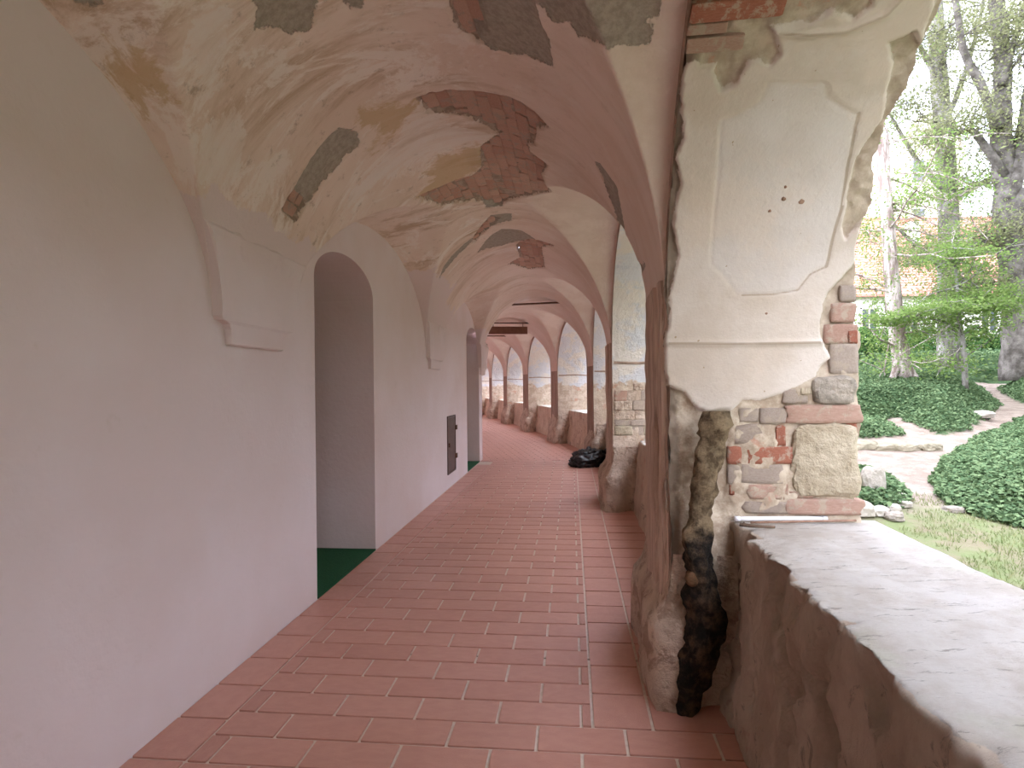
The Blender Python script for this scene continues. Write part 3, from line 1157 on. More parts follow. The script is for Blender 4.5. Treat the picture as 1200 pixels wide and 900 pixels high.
EX, EY, EZ = np.array([*N1, 0]), np.array([0, 0, 1.0]), np.array([*(-E1), 0])
MASONRY = [('brick_pink', 923, 475.5, 1007, 495, .05), ('brick_grey', 891, 479, 921, 496, .03), ('stone_grey', 951, 441, 1004, 474, .055), ('brick_grey', 973, 404, 1005, 436, .03),
           ('brick_pink', 967, 381, 1004, 401, .022), ('brick_red', 994, 388, 1005, 402, .035), ('brick_red', 909, 500, 921, 522, .028), ('brick_red', 877, 524, 929, 543, .03),
           ('brick_red', 853, 524, 869, 543, .025), ('brick_red', 930, 516, 940, 534, .02), ('brick_grey', 869, 545, 917, 566, .03), ('brick_grey', 853, 546, 867, 566, .02),
           ('brick_pink', 877, 568, 916, 585, .028), ('brick_pink', 917, 568, 924, 585, .022), ('brick_pink', 926, 576, 952, 584, .02), ('brick_red', 855, 569, 861, 580, .02),
           ('stone_beige', 927, 498, 1007, 583, .05), ('brick_red', 992, 495, 1004, 507, .03), ('brick_pink', 924, 585, 1010, 603, .055), ('brick_grey', 872, 588, 923, 602, .03),
           ('brick_grey', 862, 498, 905, 519, .018), ('brick_grey', 918, 455, 946, 472, .022), ('stone_beige', 938, 448, 952, 462, .03), ('brick_grey', 866, 479, 889, 494, .016),
           ('brick_grey', 985, 335, 1003, 352, .02),
           ('brick_pink', 975, 356, 1003, 376, .02)]
for i, (mt, x0, y0, x1, y1, dep) in enumerate(MASONRY):
    t0, z1 = px_to_reveal(x0, y0)
    t1, z0 = px_to_reveal(x1, y1)
    stone = mt.startswith('stone')
    c = rev_pt((t0 + t1) / 2, (z0 + z1) / 2, dep * .30 - .046)
    w, h = t1 - t0, abs(z1 - z0)
    if stone and w > .1:
        bm = bmesh.new()
        bmesh.ops.create_cube(bm, size=1)
        bmesh.ops.subdivide_edges(bm, edges=bm.edges[:], cuts=7, use_grid_fill=True)
        for v in bm.verts:
            q = np.array(v.co) * 2
            rad = (np.abs(q) ** 5).sum() ** .2
            s = q / rad * .5
            s = s + s * .22 * fbm(s[None], 2.6, 4, i + 3)[0] + s * .05 * fbm(s[None], 9, 3, i)[0]
            v.co = Vector(s)
        me = bpy.data.meshes.new('stone')
        bm.to_mesh(me)
        bm.free()
        me.materials.append(MAT[mt])
        o = link('stone', me, None, wall_right)
        o.matrix_basis = Matrix(((EX[0] * w, EY[0] * h, EZ[0] * .1, c[0]), (EX[1] * w, EY[1] * h, EZ[1] * .1, c[1]), (EX[2] * w, EY[2] * h, EZ[2] * .1, c[2]), (0, 0, 0, 1)))
        o['label'] = 'beige rough stone' if mt == 'stone_beige' else 'dark grey stone'
    else:
        place_block('brick' if not stone else 'stone', mt, c, EX, EY, EZ, (w * 1.05, h * 1.10, .085), wall_right, i, .09, .045)
for (x, y, r) in ((919, 234, .010), (939, 236, .012), (903, 246, .007), (920, 218, .006), (898, 367, .006)):
    uv = to_reveal([(x, y)])[0]
    i = int(np.argmin(np.abs(arc - uv[1])))
    nn = RN[i, 0]
    p = rev_pt(uv[0], 0)
    p[:2] += E1 * (prof_s[i] - (L1 - PIER_H))
    p[2] = prof_z[i]
    Mesh().tube([p - nn * .02, p + nn * .001, p + nn * .0035], [r * 1.2, r, r * .5], 9, True, .6, int(x)).build('rust_spot', MAT['rusty_rod'], wall_right)
# two bare bricks high in the soffit
for (x0, y0, x1, y1) in ((791, 3, 917, 21), (793, 46, 868, 58), (793, 27, 850, 40)):
    uv0, uv1 = to_reveal([(x0, y0)])[0], to_reveal([(x1, y1)])[0]
    um = (uv0 + uv1) / 2
    i = int(np.argmin(np.abs(arc - um[1])))
    nn = RN[i, 0]
    p = rev_pt(um[0], 0)
    p[:2] += E1 * (prof_s[i] - (L1 - PIER_H))
    p[2] = prof_z[i]
    ey = np.cross(nn, EX)
    place_block('brick', 'brick_red' if y0 < 10 else 'brick_pink', p - nn * .03, EX, ey, nn, (abs(uv1[0] - uv0[0]), abs(uv1[1] - uv0[1]), .06), wall_right, i, .05, .02)

# ---- rubble of the second pier and the bulging feet of all piers
def pier_foot(k, seed, hi=.74, out=.12, res=26):
    """flared rough base around the pier at station k"""
    c = RIGHT[k]
    e = bay_frame(min(k, NB - 1))[1] + bay_frame(k - 1)[1]
    e /= np.linalg.norm(e)
    n = np.array([e[1], -e[0]])
    prof = [(0, 1.0), (.12, 1.0), (.25, .97), (.40, .95), (.47, .85), (.52, .55), (.60, .28), (.70, .10), (.80, .02), (.86, -.06)]
    ring = []
    hl = PIER_H + .02
    path = [(-hl, .30)] + [(-hl, t) for t in np.linspace(.24, 0, res // 3)] + [(s, 0) for s in np.linspace(-hl, hl, res)[1:-1]] + [(hl, t) for t in np.linspace(0, .24, res // 3)] + [(hl, .30)]
    path = np.array(path)
    nrm = np.zeros_like(path)
    tg = np.gradient(path, axis=0)
    nrm[:, 0], nrm[:, 1] = tg[:, 1], -tg[:, 0]
    nrm /= np.linalg.norm(nrm, axis=1)[:, None]
    zz = np.linspace(0, 1, 30)
    pz = np.interp(zz, [p[0] / .86 for p in prof], [p[1] for p in prof])
    G = []
    for z_, w_ in zip(zz * hi, pz):
        fade = np.where(np.abs(path[:, 0]) > hl - .01, np.clip(1 - path[:, 1] / .16, 0, 1), 1.0)[:, None]
        q = path + nrm * w_ * out * fade
        P = np.array([[*(c + e * s + n * t), z_ - .02] for s, t in q])
        P[:, :2] += (nrm[:, :1] * e + nrm[:, 1:] * n) * (fbm(P, 5.5, 4, seed)[:, None] * .035 + fbm(P, 18, 3, seed)[:, None] * .012) * np.maximum(fade, .3)
        G.append(P)
    m = Mesh().grid(np.array(G))
    return m.build('pier_foot', MAT['rubble'], wall_right, True)


for k in range(1, NB):
    pier_foot(k, k * 3 + 1, .78 if k > 2 else .72, .13 if k > 2 else .11)

a2, e2, n2, L2 = bay_frame(2)
r2 = random.Random(5)
z = .9
i = 0
while z < 1.62:
    h = r2.uniform(.07, .13)
    t = .02
    while t < WALL_T - .05:
        w = r2.uniform(.10, .24)
        w = min(w, WALL_T - t)
        top_lim = 1.46 + .18 * math.sin(t * 7)
        if z + h < top_lim:
            p = a2 + e2 * (L2 - PIER_H + .035) + n2 * (t + w / 2)
            exx, ezz = np.array([*n2, 0]), np.array([*(-e2), 0])
            place_block(r2.choice(['stone', 'brick']), r2.choice(['brick_grey', 'brick_grey', 'rubble', 'stone_beige', 'brick_pink']), (p[0], p[1], z + h / 2), exx, EY, ezz,
                        (w + .004, h + .004, .09 + r2.uniform(0, .03)), wall_right, i, .12, .05)
            i += 1
        t += w
    z += h

# pilaster mouldings on the corridor face of the near piers
for k in (2, 3):
    e = bay_frame(k - 1)[1] + bay_frame(k)[1]
    e /= np.linalg.norm(e)
    n = np.array([e[1], -e[0]])
    m = Mesh()
    xs = [(-.45, -.004), (-.40, -.012), (-.385, -.03), (-.30, -.034), (-.285, -.018), (-.20, -.02), (-.18, -.042), (.18, -.042), (.2, -.02), (.3, -.03), (.42, -.02), (.45, -.002)]
    G = []
    for z_ in np.linspace(.45, 2.0, 50):
        row = []
        for s, t in xs:
            p = RIGHT[k] + e * s + n * (t + .02 * float(fbm(np.array([[s * 3, k * 4.0, z_ * 1.5]]), 3, 3, 2)[0]))
            row.append((p[0], p[1], z_))
        G.append(row)
    m.grid(np.array(G))
    m.build('pilaster', MAT['pilaster_plaster'], wall_right)

# closing walls at the two ends
for nm, k in (('wall_back', 0), ('wall_far', NB)):
    l, r = LEFT[k], RIGHT[k]
    e = (r - l) / np.linalg.norm(r - l)
    d = np.array([-e[1], e[0]]) * (-.3 if k == 0 else .3)
    m = Mesh()
    q = [l - e * .2, r + e * .9, r + e * .9 + d, l - e * .2 + d]
    m.add([(*p, -.05) for p in q] + [(*p, 3.6) for p in q], [(0, 1, 2, 3), (7, 6, 5, 4), (0, 4, 5, 1), (1, 5, 6, 2), (2, 6, 7, 3), (3, 7, 4, 0)])
    props(m.build(nm, MAT['limewash']), kind='structure')

# ------------------------------------------------------------------ parapets
def parapet(k, s0, s1, step, seed, name='wall_parapet'):
    a, e, n, L = bay_frame(k)
    S = np.arange(s0, s1 + step * .5, step)
    nz_ = max(6, int(PAR_Z / max(step, .02)))
    nt_ = max(6, int((PAR_OUT - PAR_IN) / max(step, .02)))
    prof = [(PAR_IN + .0, z, 0) for z in np.linspace(-.02, PAR_Z - .02, nz_)]
    prof += [(PAR_IN + .004, PAR_Z - .010, 0), (PAR_IN + .012, PAR_Z - .002, 1)]
    prof += [(t, PAR_Z, 1) for t in np.linspace(PAR_IN + .02, PAR_OUT - .03, nt_)]
    prof += [(PAR_OUT - .01, PAR_Z - .012, 1), (PAR_OUT, PAR_Z - .04, 0)]
    prof += [(PAR_OUT, z, 0) for z in np.linspace(PAR_Z - .08, -.1, 8)]
    prof = np.array(prof)
    Sg, Tg = np.meshgrid(S, prof[:, 0], indexing='ij')
    Zg = np.repeat(prof[None, :, 1], len(S), 0)
    top = np.repeat(prof[None, :, 2], len(S), 0)
    P = np.stack([a[0] + e[0] * Sg + n[0] * Tg, a[1] + e[1] * Sg + n[1] * Tg, Zg], -1)
    f1 = fbm(P, 4, 4, seed)
    f2 = fbm(P, 13, 4, seed + 9)
    f3 = fbm(P * np.array([1, 1, .5]), 7, 4, seed + 4)
    side = (top < .5) & (Tg < PAR_IN + .01)
    # corridor face: rough, with scooped-out hollows and a slight batter towards the foot
    dt = np.where(side, f1 * .035 + f2 * .024 + .05 * smooth(f3, .16, .30) - .05 * smooth(.5 - Zg, 0, .5), 0)
    # broken top edge
    edge_in = np.exp(-np.abs(Zg - PAR_Z) / .06) * np.exp(-np.clip(Tg - PAR_IN, 0, 1) / .05)
    chip = np.repeat(np.maximum(0, fbm(np.stack([S * 1.0, S * 0 + seed, S * 0], -1), 5, 4, seed + 2))[:, None], P.shape[1], 1)
    chip2 = np.repeat((fbm(np.stack([S * 1.0, S * 0 + seed, S * 0], -1), 16, 3, seed + 5))[:, None], P.shape[1], 1)
    dt = dt * (1 - edge_in) + edge_in * (.13 * chip + .045 * chip2)
    if step < .02:      # long cracks and lost flakes of the corridor face
        sz = np.stack([Sg, Zg], -1)
        for cr in ([(3.62, .74), (3.60, .62), (3.52, .50), (3.50, .40), (3.40, .28)], [(3.2, .55), (3.1, .42), (2.95, .36)], [(2.9, .66), (2.7, .5), (2.62, .34)]):
            dt = dt + np.where(side, .05 * np.exp(-((dist_line(sz, cr) + .006 * f2) / .010) ** 2), 0)
        dt = dt + np.where(side, .035 * smooth(fbm(P * np.array([1, 1, .7]), 5.5, 4, 91), .12, .2), 0)
    P[..., :2] += n * dt[..., None]
    P[..., 2] += np.where(top > .5, f1 * .010 + f2 * .010, 0) * smooth(s1 - Sg, .12, .5) - edge_in * np.where(top > .5, .05 * chip + .01 * np.abs(chip2), 0.03 * chip)
    topness = np.where(top > .5, .03, -.03) - edge_in * (top > .5) * (.02 + .1 * chip)
    me = np_mesh(name, P, grid_faces(*Sg.shape, 0), True, {'topness': topness})
    o = link(name, me, MAT['parapet_plaster'])
    return o


par0 = parapet(1, 2.06, L1 - PIER_H + .05, .011, 3)
props(par0, 'low parapet with pale crumbling top and rough brown side by the garden', kind='structure')
# the lower broken stump nearer the camera, with the end face of the slab
m = Mesh()
G = []
for s in np.linspace(PIER_H - .05, 2.07, 60):
    row = []
    for t, z_ in [(PAR_IN, -.02), (PAR_IN, .25), (PAR_IN, .5), (PAR_IN + .01, .70), (PAR_IN + .04, .775), (.45, .79), (.6, .785), (.75, .79), (.9, .78), (PAR_OUT, .72), (PAR_OUT, .3), (PAR_OUT, -.1)]:
        p = A1 + E1 * s + N1 * t
        q = np.array([p[0], p[1], z_])
        q = q + fbm(q[None], 8, 3, 6)[0] * .02
        row.append(q)
    G.append(row)
m.grid(np.array(G))
G = [[(*(A1 + E1 * (2.062 + .012 * math.sin(9 * t) + .02 * (z_ < .8)) + N1 * t), z_) for z_ in np.linspace(.70, PAR_Z - .003, 7)] for t in np.linspace(PAR_IN + .02, PAR_OUT, 30)]
m.grid(np.array(G))
me = m.build('wall_parapet', MAT['rubble'])
props(me, 'broken lower stretch of parapet next to the pale slab', kind='structure')
for k in range(2, NB):
    a, e, n, L = bay_frame(k)
    props(parapet(k, PIER_H - .05, L - PIER_H + .05, .05, k * 5), kind='structure')
a, e, n, L = bay_frame(0)
props(parapet(0, PIER_H - .05, L - PIER_H + .05, .08, 77), kind='structure')

# ------------------------------------------------------------------ things in the corridor
# old trunk in the corner of pier and parapet
b0 = on_floor(806, 833)
t0_ = at(836, 482, 2.68)
axis = np.array([b0 + (t0_ - b0) * q for q in np.linspace(0, 1, 70)])
axis[:, 0] += .022 * np.sin(np.linspace(0, 7, 70)) + .02 * np.exp(-((np.linspace(0, 1, 70) - .36) / .1) ** 2)
axis[0, 2] = -.003
q = np.linspace(0, 1, 70)
rad = .062 - .004 * q + .022 * np.exp(-((q - .28) / .16) ** 2) + .008 * np.exp(-((q - .97) / .04) ** 2)
rad[0] *= .9
n_ = 28
ang = np.arange(n_) / n_ * 2 * math.pi
R = []
for k_, c in enumerate(axis):
    ring = c + rad[k_] * np.stack([np.cos(ang), np.sin(ang) * .8, 0 * ang], -1)
    ff = fbm(ring * np.array([1, 1, .5]), 16, 4, 2)
    ff2 = fbm(ring, 45, 3, 5)
    ring = ring + (ring - c) * (.75 * ff + .28 * ff2)[:, None]
    R.append(ring)
R = np.array(R)
base = b0.copy()
base[2] = 0
trunk = empty('old_trunk', base)
props(trunk, 'gnarled old brown ivy trunk, blackened below, standing between pier and parapet', 'trunk')
m = Mesh()
m.grid(R - base, wrap=True)
m.F.append(tuple(range(n_))[::-1])
m.F.append(tuple(69 * n_ + i for i in range(n_)))
m.build('stem', MAT['old_trunk'], trunk, True)
m = Mesh()
kc = at(811, 682, 2.66) - base
m.tube([kc + np.array([.03, .09, 0]), kc + np.array([.01, .03, .005]), kc + np.array([0, .0, .01]), kc + np.array([0, -.012, .012])], [.034, .032, .03, .02], 12, True, .2)
m.build('cut_knot', MAT['knot_wood'], trunk, True)

# white tube, thin rod and short stick lying on the parapet
def lying(name, mat, p0, p1, r, label, cat, n=12, bend=0.0, taper=1.0, z_up=0.0):
    A = on_floor(*p0, PAR_Z)
    B = on_floor(*p1, PAR_Z)
    L = np.linalg.norm(B - A)
    root = empty(name, A)
    props(root, label, cat)
    pts = [(B - A) * q + np.array([0, 0, r + .006 + z_up]) + np.array([0, bend * math.sin(q * math.pi), 0]) for q in np.linspace(0, 1, 9)]
    return root, pts, L


root, pts, L = lying('plastic_tube', 'white_plastic', (862, 612.0), (968, 611.5), .010, 'thin white plastic tube lying on the parapet below the pier bricks', 'tube')
Mesh().tube(pts, .0105, 14).build('tube_body', MAT['white_plastic'], root, True)
for q, w in ((pts[0], pts[1]), (pts[-1], pts[-2])):
    dv = (w - q) / np.linalg.norm(w - q)
    Mesh().tube([q - dv * .004, q + dv * .02], .0118, 14).build('end_cap', MAT['white_plastic'], root, True)
root, pts, L = lying('iron_rod', 'rusty_rod', (880, 615.5), (1003, 613.0), .006, 'thin rusty brown rod lying in front of the white tube', 'rod')
Mesh().tube(pts, .0055, 8, True, .2).build('rod_body', MAT['rusty_rod'], root, True)
root, pts, L = lying('stick', 'stick_bark', (867, 618.0), (908, 621.0), .007, 'short dark bent stick lying on the parapet top', 'stick', bend=-.012)
Mesh().tube(pts, np.linspace(.0085, .006, 9), 9, True, .4).build('stick_body', MAT['stick_bark'], root, True)
Mesh().tube([pts[1], pts[1] + np.array([-.004, -.004, .014])], [.004, .003], 6).build('twig_stub', MAT['stick_bark'], root)

# black rubbish bag
bc = on_floor(694, 546)
bag = empty('rubbish_bag', (bc[0] - .10, bc[1] - .04, 0), .3)
props(bag, 'black plastic rubbish bag lying on the floor beside a pier', 'bag')
u = np.linspace(0, math.pi, 50)
v = np.linspace(0, 2 * math.pi, 80, endpoint=False)
uu, vv = np.meshgrid(u, v, indexing='ij')
D = np.stack([np.sin(uu) * np.cos(vv), np.sin(uu) * np.sin(vv), np.cos(uu)], -1)
rr = 1 + .12 * fbm(D, 1.6, 3, 4) + .55 * np.abs(fbm(D, 2.8, 4, 12)) - .16
P = D * rr[..., None] * np.array([.36, .28, .20])
P[..., 2] += .13 + .04 * P[..., 0] / .3
P[..., 2] = np.where(P[..., 2] < .02, .004 + .2 * np.maximum(0, .02 - P[..., 2]) * .0, P[..., 2])
Mesh().grid(P, wrap=True).build('bag_body', MAT['bag_plastic'], bag, True)
m = Mesh()
neck = [(.22, -.05, .22), (.27, -.06, .25), (.30, -.06, .26), (.35, -.07, .27), (.40, -.06, .25)]
m.tube(neck, [.08, .035, .022, .05, .075], 16, False, .5)
m.build('knotted_neck', MAT['bag_plastic'], bag, True)

# timber ties across the vault farther down
def chord(st, z, hw, hh, dep, name, mat, label, cat, u=0.0, group=None, shift=0.0):
    L_ = LEFT[st] * (1 - u) + LEFT[st + 1] * u
    R_ = RIGHT[st] * (1 - u) + RIGHT[st + 1] * u
    c = (L_ + R_) / 2
    e = (R_ - L_) / np.linalg.norm(R_ - L_)
    n = np.array([-e[1], e[0]])
    c = c + e * shift
    root = empty(name, (c[0], c[1], z), math.atan2(e[1], e[0]))
    props(root, label, cat, group)
    return root


TIES = [(4, 3.14, .62), (5, 3.14, .62), (6, 3.14, .62), (7, 3.14, .62)]
for i, (st, z_, hw) in enumerate(TIES):
    root = chord(st, z_, hw, .02, .05, 'tie_beam', 'dark_wood',
                 ['dark tie beam under the vault, first beyond the black bag', 'dark tie beam just above the brown hanging board', 'dark tie beam behind the brown hanging board', 'farthest visible dark tie beam under the vault'][i],
                 'beam', 0, 'tie beams under the vault')
    Mesh().box((-hw, -.05, -.013), (hw, .05, .013)).build('beam', MAT['dark_wood'], root)
    for s in (-1, 1):
        Mesh().box((s * (hw - .10) - .02, -.056, -.02), (s * (hw - .10) + .02, .056, .02)).build('iron_strap', MAT['brown_metal'], root)
root = chord(5, 2.98, .5, .1, .03, 'hanging_board', 'board_wood', 'wide brown wooden board hanging under the vault', 'board', .08)
Mesh().box((-.52, -.02, -.10), (.52, .02, .10)).build('board', MAT['board_wood'], root)
for s in (-1, 1):
    Mesh().box((s * .4 - .008, -.008, .10), (s * .4 + .008, .008, .30)).build('hanger', MAT['brown_metal'], root)

# ------------------------------------------------------------------ garden
def g0(d):
    return -.04 + .10 * np.clip(d - 6.0, 0, 19) + .07 * np.clip(d - 25, 0, 60)


def sight_ground(x, y):
    """where the sight line meets the plain terrain"""
    r = ray(x, y)
    D = np.linspace(3, 90, 4000)
    zz = EYE + r[2] * D
    hit = np.nonzero(zz <= g0(D))[0]
    d = D[hit[0]] if len(hit) else 60.0
    return np.array([r[0] * d, d])


def gpoly(*p):
    return np.array([sight_ground(*q) for q in p])


BANK = gpoly((940, 492), (1005, 492), (1050, 490), (1075, 500), (1100, 511), (1130, 506), (1160, 490), (1172, 476), (1158, 462), (1140, 452), (1005, 450), (930, 452))
HILL = gpoly((1098, 583), (1120, 598), (1200, 618), (1330, 640), (1330, 470), (1215, 486), (1150, 512), (1118, 532), (1103, 556))
CLUMP = gpoly((985, 608), (1040, 604), (1062, 598), (1066, 587), (1048, 570), (1028, 556), (985, 552))
LOWMOUND = gpoly((960, 517), (1040, 516), (1053, 510), (1045, 500), (1015, 496), (960, 497))
UPPER = gpoly((1172, 461), (1200, 474), (1260, 480), (1330, 466), (1330, 452), (1200, 452), (1176, 455))
MOUNDS = [(BANK, .62, .9), (HILL, .75, 2.4), (CLUMP, .10, .35), (LOWMOUND, .20, .5), (UPPER, .6, .9)]
BACK = np.array([[4, 21.5], [9.5, 21], [14, 21], [19.5, 19.5], [40, 21], [55, 40], [4, 40]], float)


def terrain(X, D):
    Q = np.stack([X, D], -1)
    z = g0(D)
    ivy = np.full(X.shape, -2.0)
    for poly, h, w in MOUNDS:
        sd = sdf_poly(Q, poly)
        ivy = np.maximum(ivy, sd)
        z = z + h * smooth(sd, -.12, w)
    sd = sdf_poly(Q, BACK)
    ivy = np.maximum(ivy, sd)
    z = z + .7 * smooth(sd, -.2, 2.0)
    # out-of-view slope on the right, added to block low sky light
    far_side = X - (6.5 + .95 * np.clip(D, 0, 40))
    z = z + .42 * np.clip(far_side, 0, 22)
    ivy = np.maximum(ivy, far_side - .3)
    P3 = np.stack([X, D, z], -1)
    z = z + fbm(P3, .8, 4, 31) * .10 * smooth(D, 5.5, 9) + fbm(P3, 3, 3, 32) * .025 * smooth(D, 5, 6.5)
    return z, ivy


xs = np.concatenate([np.linspace(-30, .5, 12)[:-1], np.linspace(.5, 2.5, 10)[:-1], np.linspace(2.5, 19, 190)[:-1], np.linspace(19, 110, 40)])
ds_ = np.concatenate([np.linspace(-60, 3, 20)[:-1], np.linspace(3, 26, 240)[:-1], np.linspace(26, 130, 46)])
Xg, Dg = np.meshgrid(xs, ds_, indexing='ij')
Zg, ivy = terrain(Xg, Dg)
Zg = np.where(Xg < 1.0 + .13 * np.clip(Dg, -60, 11), -.3, Zg)
lawn = smooth(7.4 - Dg + .4 * fbm(np.stack([Xg, Dg, 0 * Xg], -1), 1.2, 3, 6), 0, .9)
me = np_mesh('ground', np.stack([Xg, Dg, Zg], -1), grid_faces(*Xg.shape, 0), True, {'ivy': ivy, 'lawn': lawn})
ground = link('ground', me, MAT['earth'])
props(ground, 'garden ground of lawn, trodden earth paths and ivy covered banks', kind='structure')


def leaf_cloud(name, mat, C, size, parent=None, nrm=None, spread=.8, seed=1, aspect=.6, curl=.25):
    """many small folded leaves as one mesh"""
    r = np.random.default_rng(seed)
    n = len(C)
    N = r.normal(size=(n, 3)) * spread + (np.array([0, 0, 1.0]) if nrm is None else nrm)
    N /= np.linalg.norm(N, axis=1)[:, None]
    A = np.cross(N, r.normal(size=(n, 3)))
    A /= np.linalg.norm(A, axis=1)[:, None] + 1e-9
    B = np.cross(N, A)
    s = (size * r.uniform(.6, 1.3, n))[:, None]
    tip, back = C + A * s * .6, C - A * s * .5
    l, rr_ = C + B * s * aspect * .5 + N * s * curl * .5, C - B * s * aspect * .5 + N * s * curl * .5
    V = np.stack([back, l, tip, rr_], 1).reshape(-1, 3)
    idx = np.arange(n)[:, None] * 4
    F = np.concatenate([idx + [0, 2, 1], idx + [0, 3, 2]], 1).reshape(-1, 3)
    me = np_mesh(name, V, F, False, {'rnd': np.repeat(r.random(n), 4)})
    return link(name, me, MAT[mat], parent)


r_ = np.random.default_rng(11)


def scatter(poly, n, grow=.05):
    lo, hi = poly.min(0), poly.max(0)
    out = []
    while sum(map(len, out)) < n:
        Q = lo + r_.random((n * 2, 2)) * (hi - lo)
        Q = Q[sdf_poly(Q, poly) > -grow + .12 * vnoise(np.concatenate([Q, Q[:, :1] * 0], 1), 2.2, 4)]
        Q = Q[(Q[:, 0] / Q[:, 1] > .42) & (Q[:, 0] / Q[:, 1] < 1.5)]
        out.append(Q)
        if len(Q) == 0: break
    return np.concatenate(out)[:n]


IVY = [(BANK, 42000, 'dense ivy covering the long bank at the foot of the larch trunk'), (HILL, 60000, 'dense green ivy covering the slope beside the earth path'),
       (CLUMP, 3000, 'small patch of ivy growing over the heap of stones'), (LOWMOUND, 4000, 'low round mound of ivy behind the stone kerb'),
       (UPPER, 11000, 'ivy bank above the bend of the upper path')]
for i, (poly, n, lab) in enumerate(IVY):
    Q = scatter(poly, n)
    z_, _ = terrain(Q[:, 0], Q[:, 1])
    C = np.stack([Q[:, 0], Q[:, 1], z_ + .01 + .07 * r_.random(len(Q))], -1)
    o = leaf_cloud('ivy', 'leaf_ivy', C, .058, seed=40 + i, spread=.45, aspect=.9)
    props(o, lab, 'ivy', None, 'stuff')
Q = np.stack([r_.uniform(9, 34, 15000), r_.uniform(20.5, 29, 15000)], -1)
z_, iv = terrain(Q[:, 0], Q[:, 1])
keep = iv > 0
Q, z_ = Q[keep], z_[keep]
C = np.stack([Q[:, 0], Q[:, 1], z_ + .05 + .25 * r_.random(len(Q))], -1)
props(leaf_cloud('ground_cover', 'leaf_ivy', C, .17, seed=51, spread=.6, aspect=.8), 'dark green ground cover spreading below the house', 'ground cover', None, 'stuff')

# lawn
Q = np.stack([r_.uniform(1.7, 8.5, 60000), r_.uniform(1.0, 8.0, 60000)], -1)
out = Q[:, 0] - (1.36 + .13 * Q[:, 1])
keep = (out > 0) & (vnoise(np.concatenate([Q, Q[:, :1] * 0], 1), 1.1, 9) + .5 * vnoise(np.concatenate([Q, Q[:, :1] * 0], 1), 4, 3) > -.15 + .5 * smooth(Q[:, 1], 5.6, 7.6) * 1.6)
Q = Q[keep][:26000]
z_, _ = terrain(Q[:, 0], Q[:, 1])
n = len(Q)
ang = r_.random(n) * 6.283
h = r_.uniform(.02, .055, n)
B = np.stack([Q[:, 0], Q[:, 1], z_], -1)
side = np.stack([np.cos(ang), np.sin(ang), 0 * ang], -1) * .005
tip = B + np.stack([r_.normal(0, .015, n), r_.normal(0, .015, n), h], -1)
V = np.stack([B - side, B + side, tip], 1).reshape(-1, 3)
me = np_mesh('grass', V, np.arange(3 * n).reshape(-1, 3), False, {'rnd': np.repeat(r_.random(n), 3)})
props(link('grass', me, MAT['grass']), 'thin patchy grass growing on the lawn outside the parapet', 'grass', None, 'stuff')


# stones
def boulder(name, px_, py_, w, d, h, label, seed, group=None, mat='garden_stone', sink=.25, rz=0.0):
    p = sight_ground(px_, py_)
    z_ = float(terrain(np.array([p[0]]), np.array([p[1]]))[0][0])
    bm = bmesh.new()
    bmesh.ops.create_icosphere(bm, subdivisions=3, radius=1)
    for v in bm.verts:
        q = np.array(v.co)
        q = np.sign(q) * np.abs(q) ** .7
        q = q * (1 + .30 * float(fbm(q[None], 1.4, 4, seed)[0]) + .16 * float(fbm(q[None], 4.5, 3, seed + 50)[0]))
        v.co = Vector((q[0] * w / 2, q[1] * d / 2, max(q[2], -sink * 2) * h / 2 + h * (.5 - sink)))
    me = bpy.data.meshes.new(name)
    bm.to_mesh(me)
    bm.free()
    o = link(name, me, MAT[mat])
    o.location = (p[0], p[1], z_)
    o.rotation_euler = (0, 0, rz)
    props(o, label, 'stone', group)
    return o


boulder('garden_rock', 1022, 588, .26, .2, .38, 'upright pale jagged rock at the foot of the pier', 1)
boulder('garden_rock', 1030, 606, .22, .18, .13, 'flat grey rock lying below the upright rock', 2)
boulder('garden_rock', 1047, 603, .13, .12, .10, 'small pinkish rock on the ivy edge', 3)
boulder('garden_rock', 1060, 598, .15, .12, .09, 'small pale rock beside the ivy patch and path', 4)
boulder('garden_rock', 1012, 607, .22, .2, .2, 'grey rock half hidden behind the parapet corner', 5)
boulder('garden_rock', 1048, 610, .20, .16, .12, 'dark mossy rock in front of the rock heap', 6, None, 'stone_grey')
boulder('garden_rock', 1056, 590, .12, .1, .08, 'little light stone on top of the ivy patch', 7)
# kerb of long stones in front of the upper path
for i, (x, w) in enumerate(((985, .42), (1014, .34), (1038, .42), (1066, .40), (1090, .30))):
    boulder('kerb_stone', x, 528, w + .12, .22, .17, ['long mossy kerb stone partly hidden by the pier', 'kerb stone nearest the pier edge below the mound', 'mossy middle kerb stone along the upper path', 'kerb stone with ivy hanging over it', 'end kerb stone beside the climbing path'][i], 20 + i, 'kerb stones by the upper path', 'mossy_stone', .3, .05 * i)
boulder('garden_rock', 1150, 492, .5, .3, .2, 'flat step stone where the path climbs between the banks', 9)
boulder('garden_rock', 1118, 600, .22, .16, .08, 'dark flat clod at the lower edge of the ivy slope', 10, None, 'stone_grey')


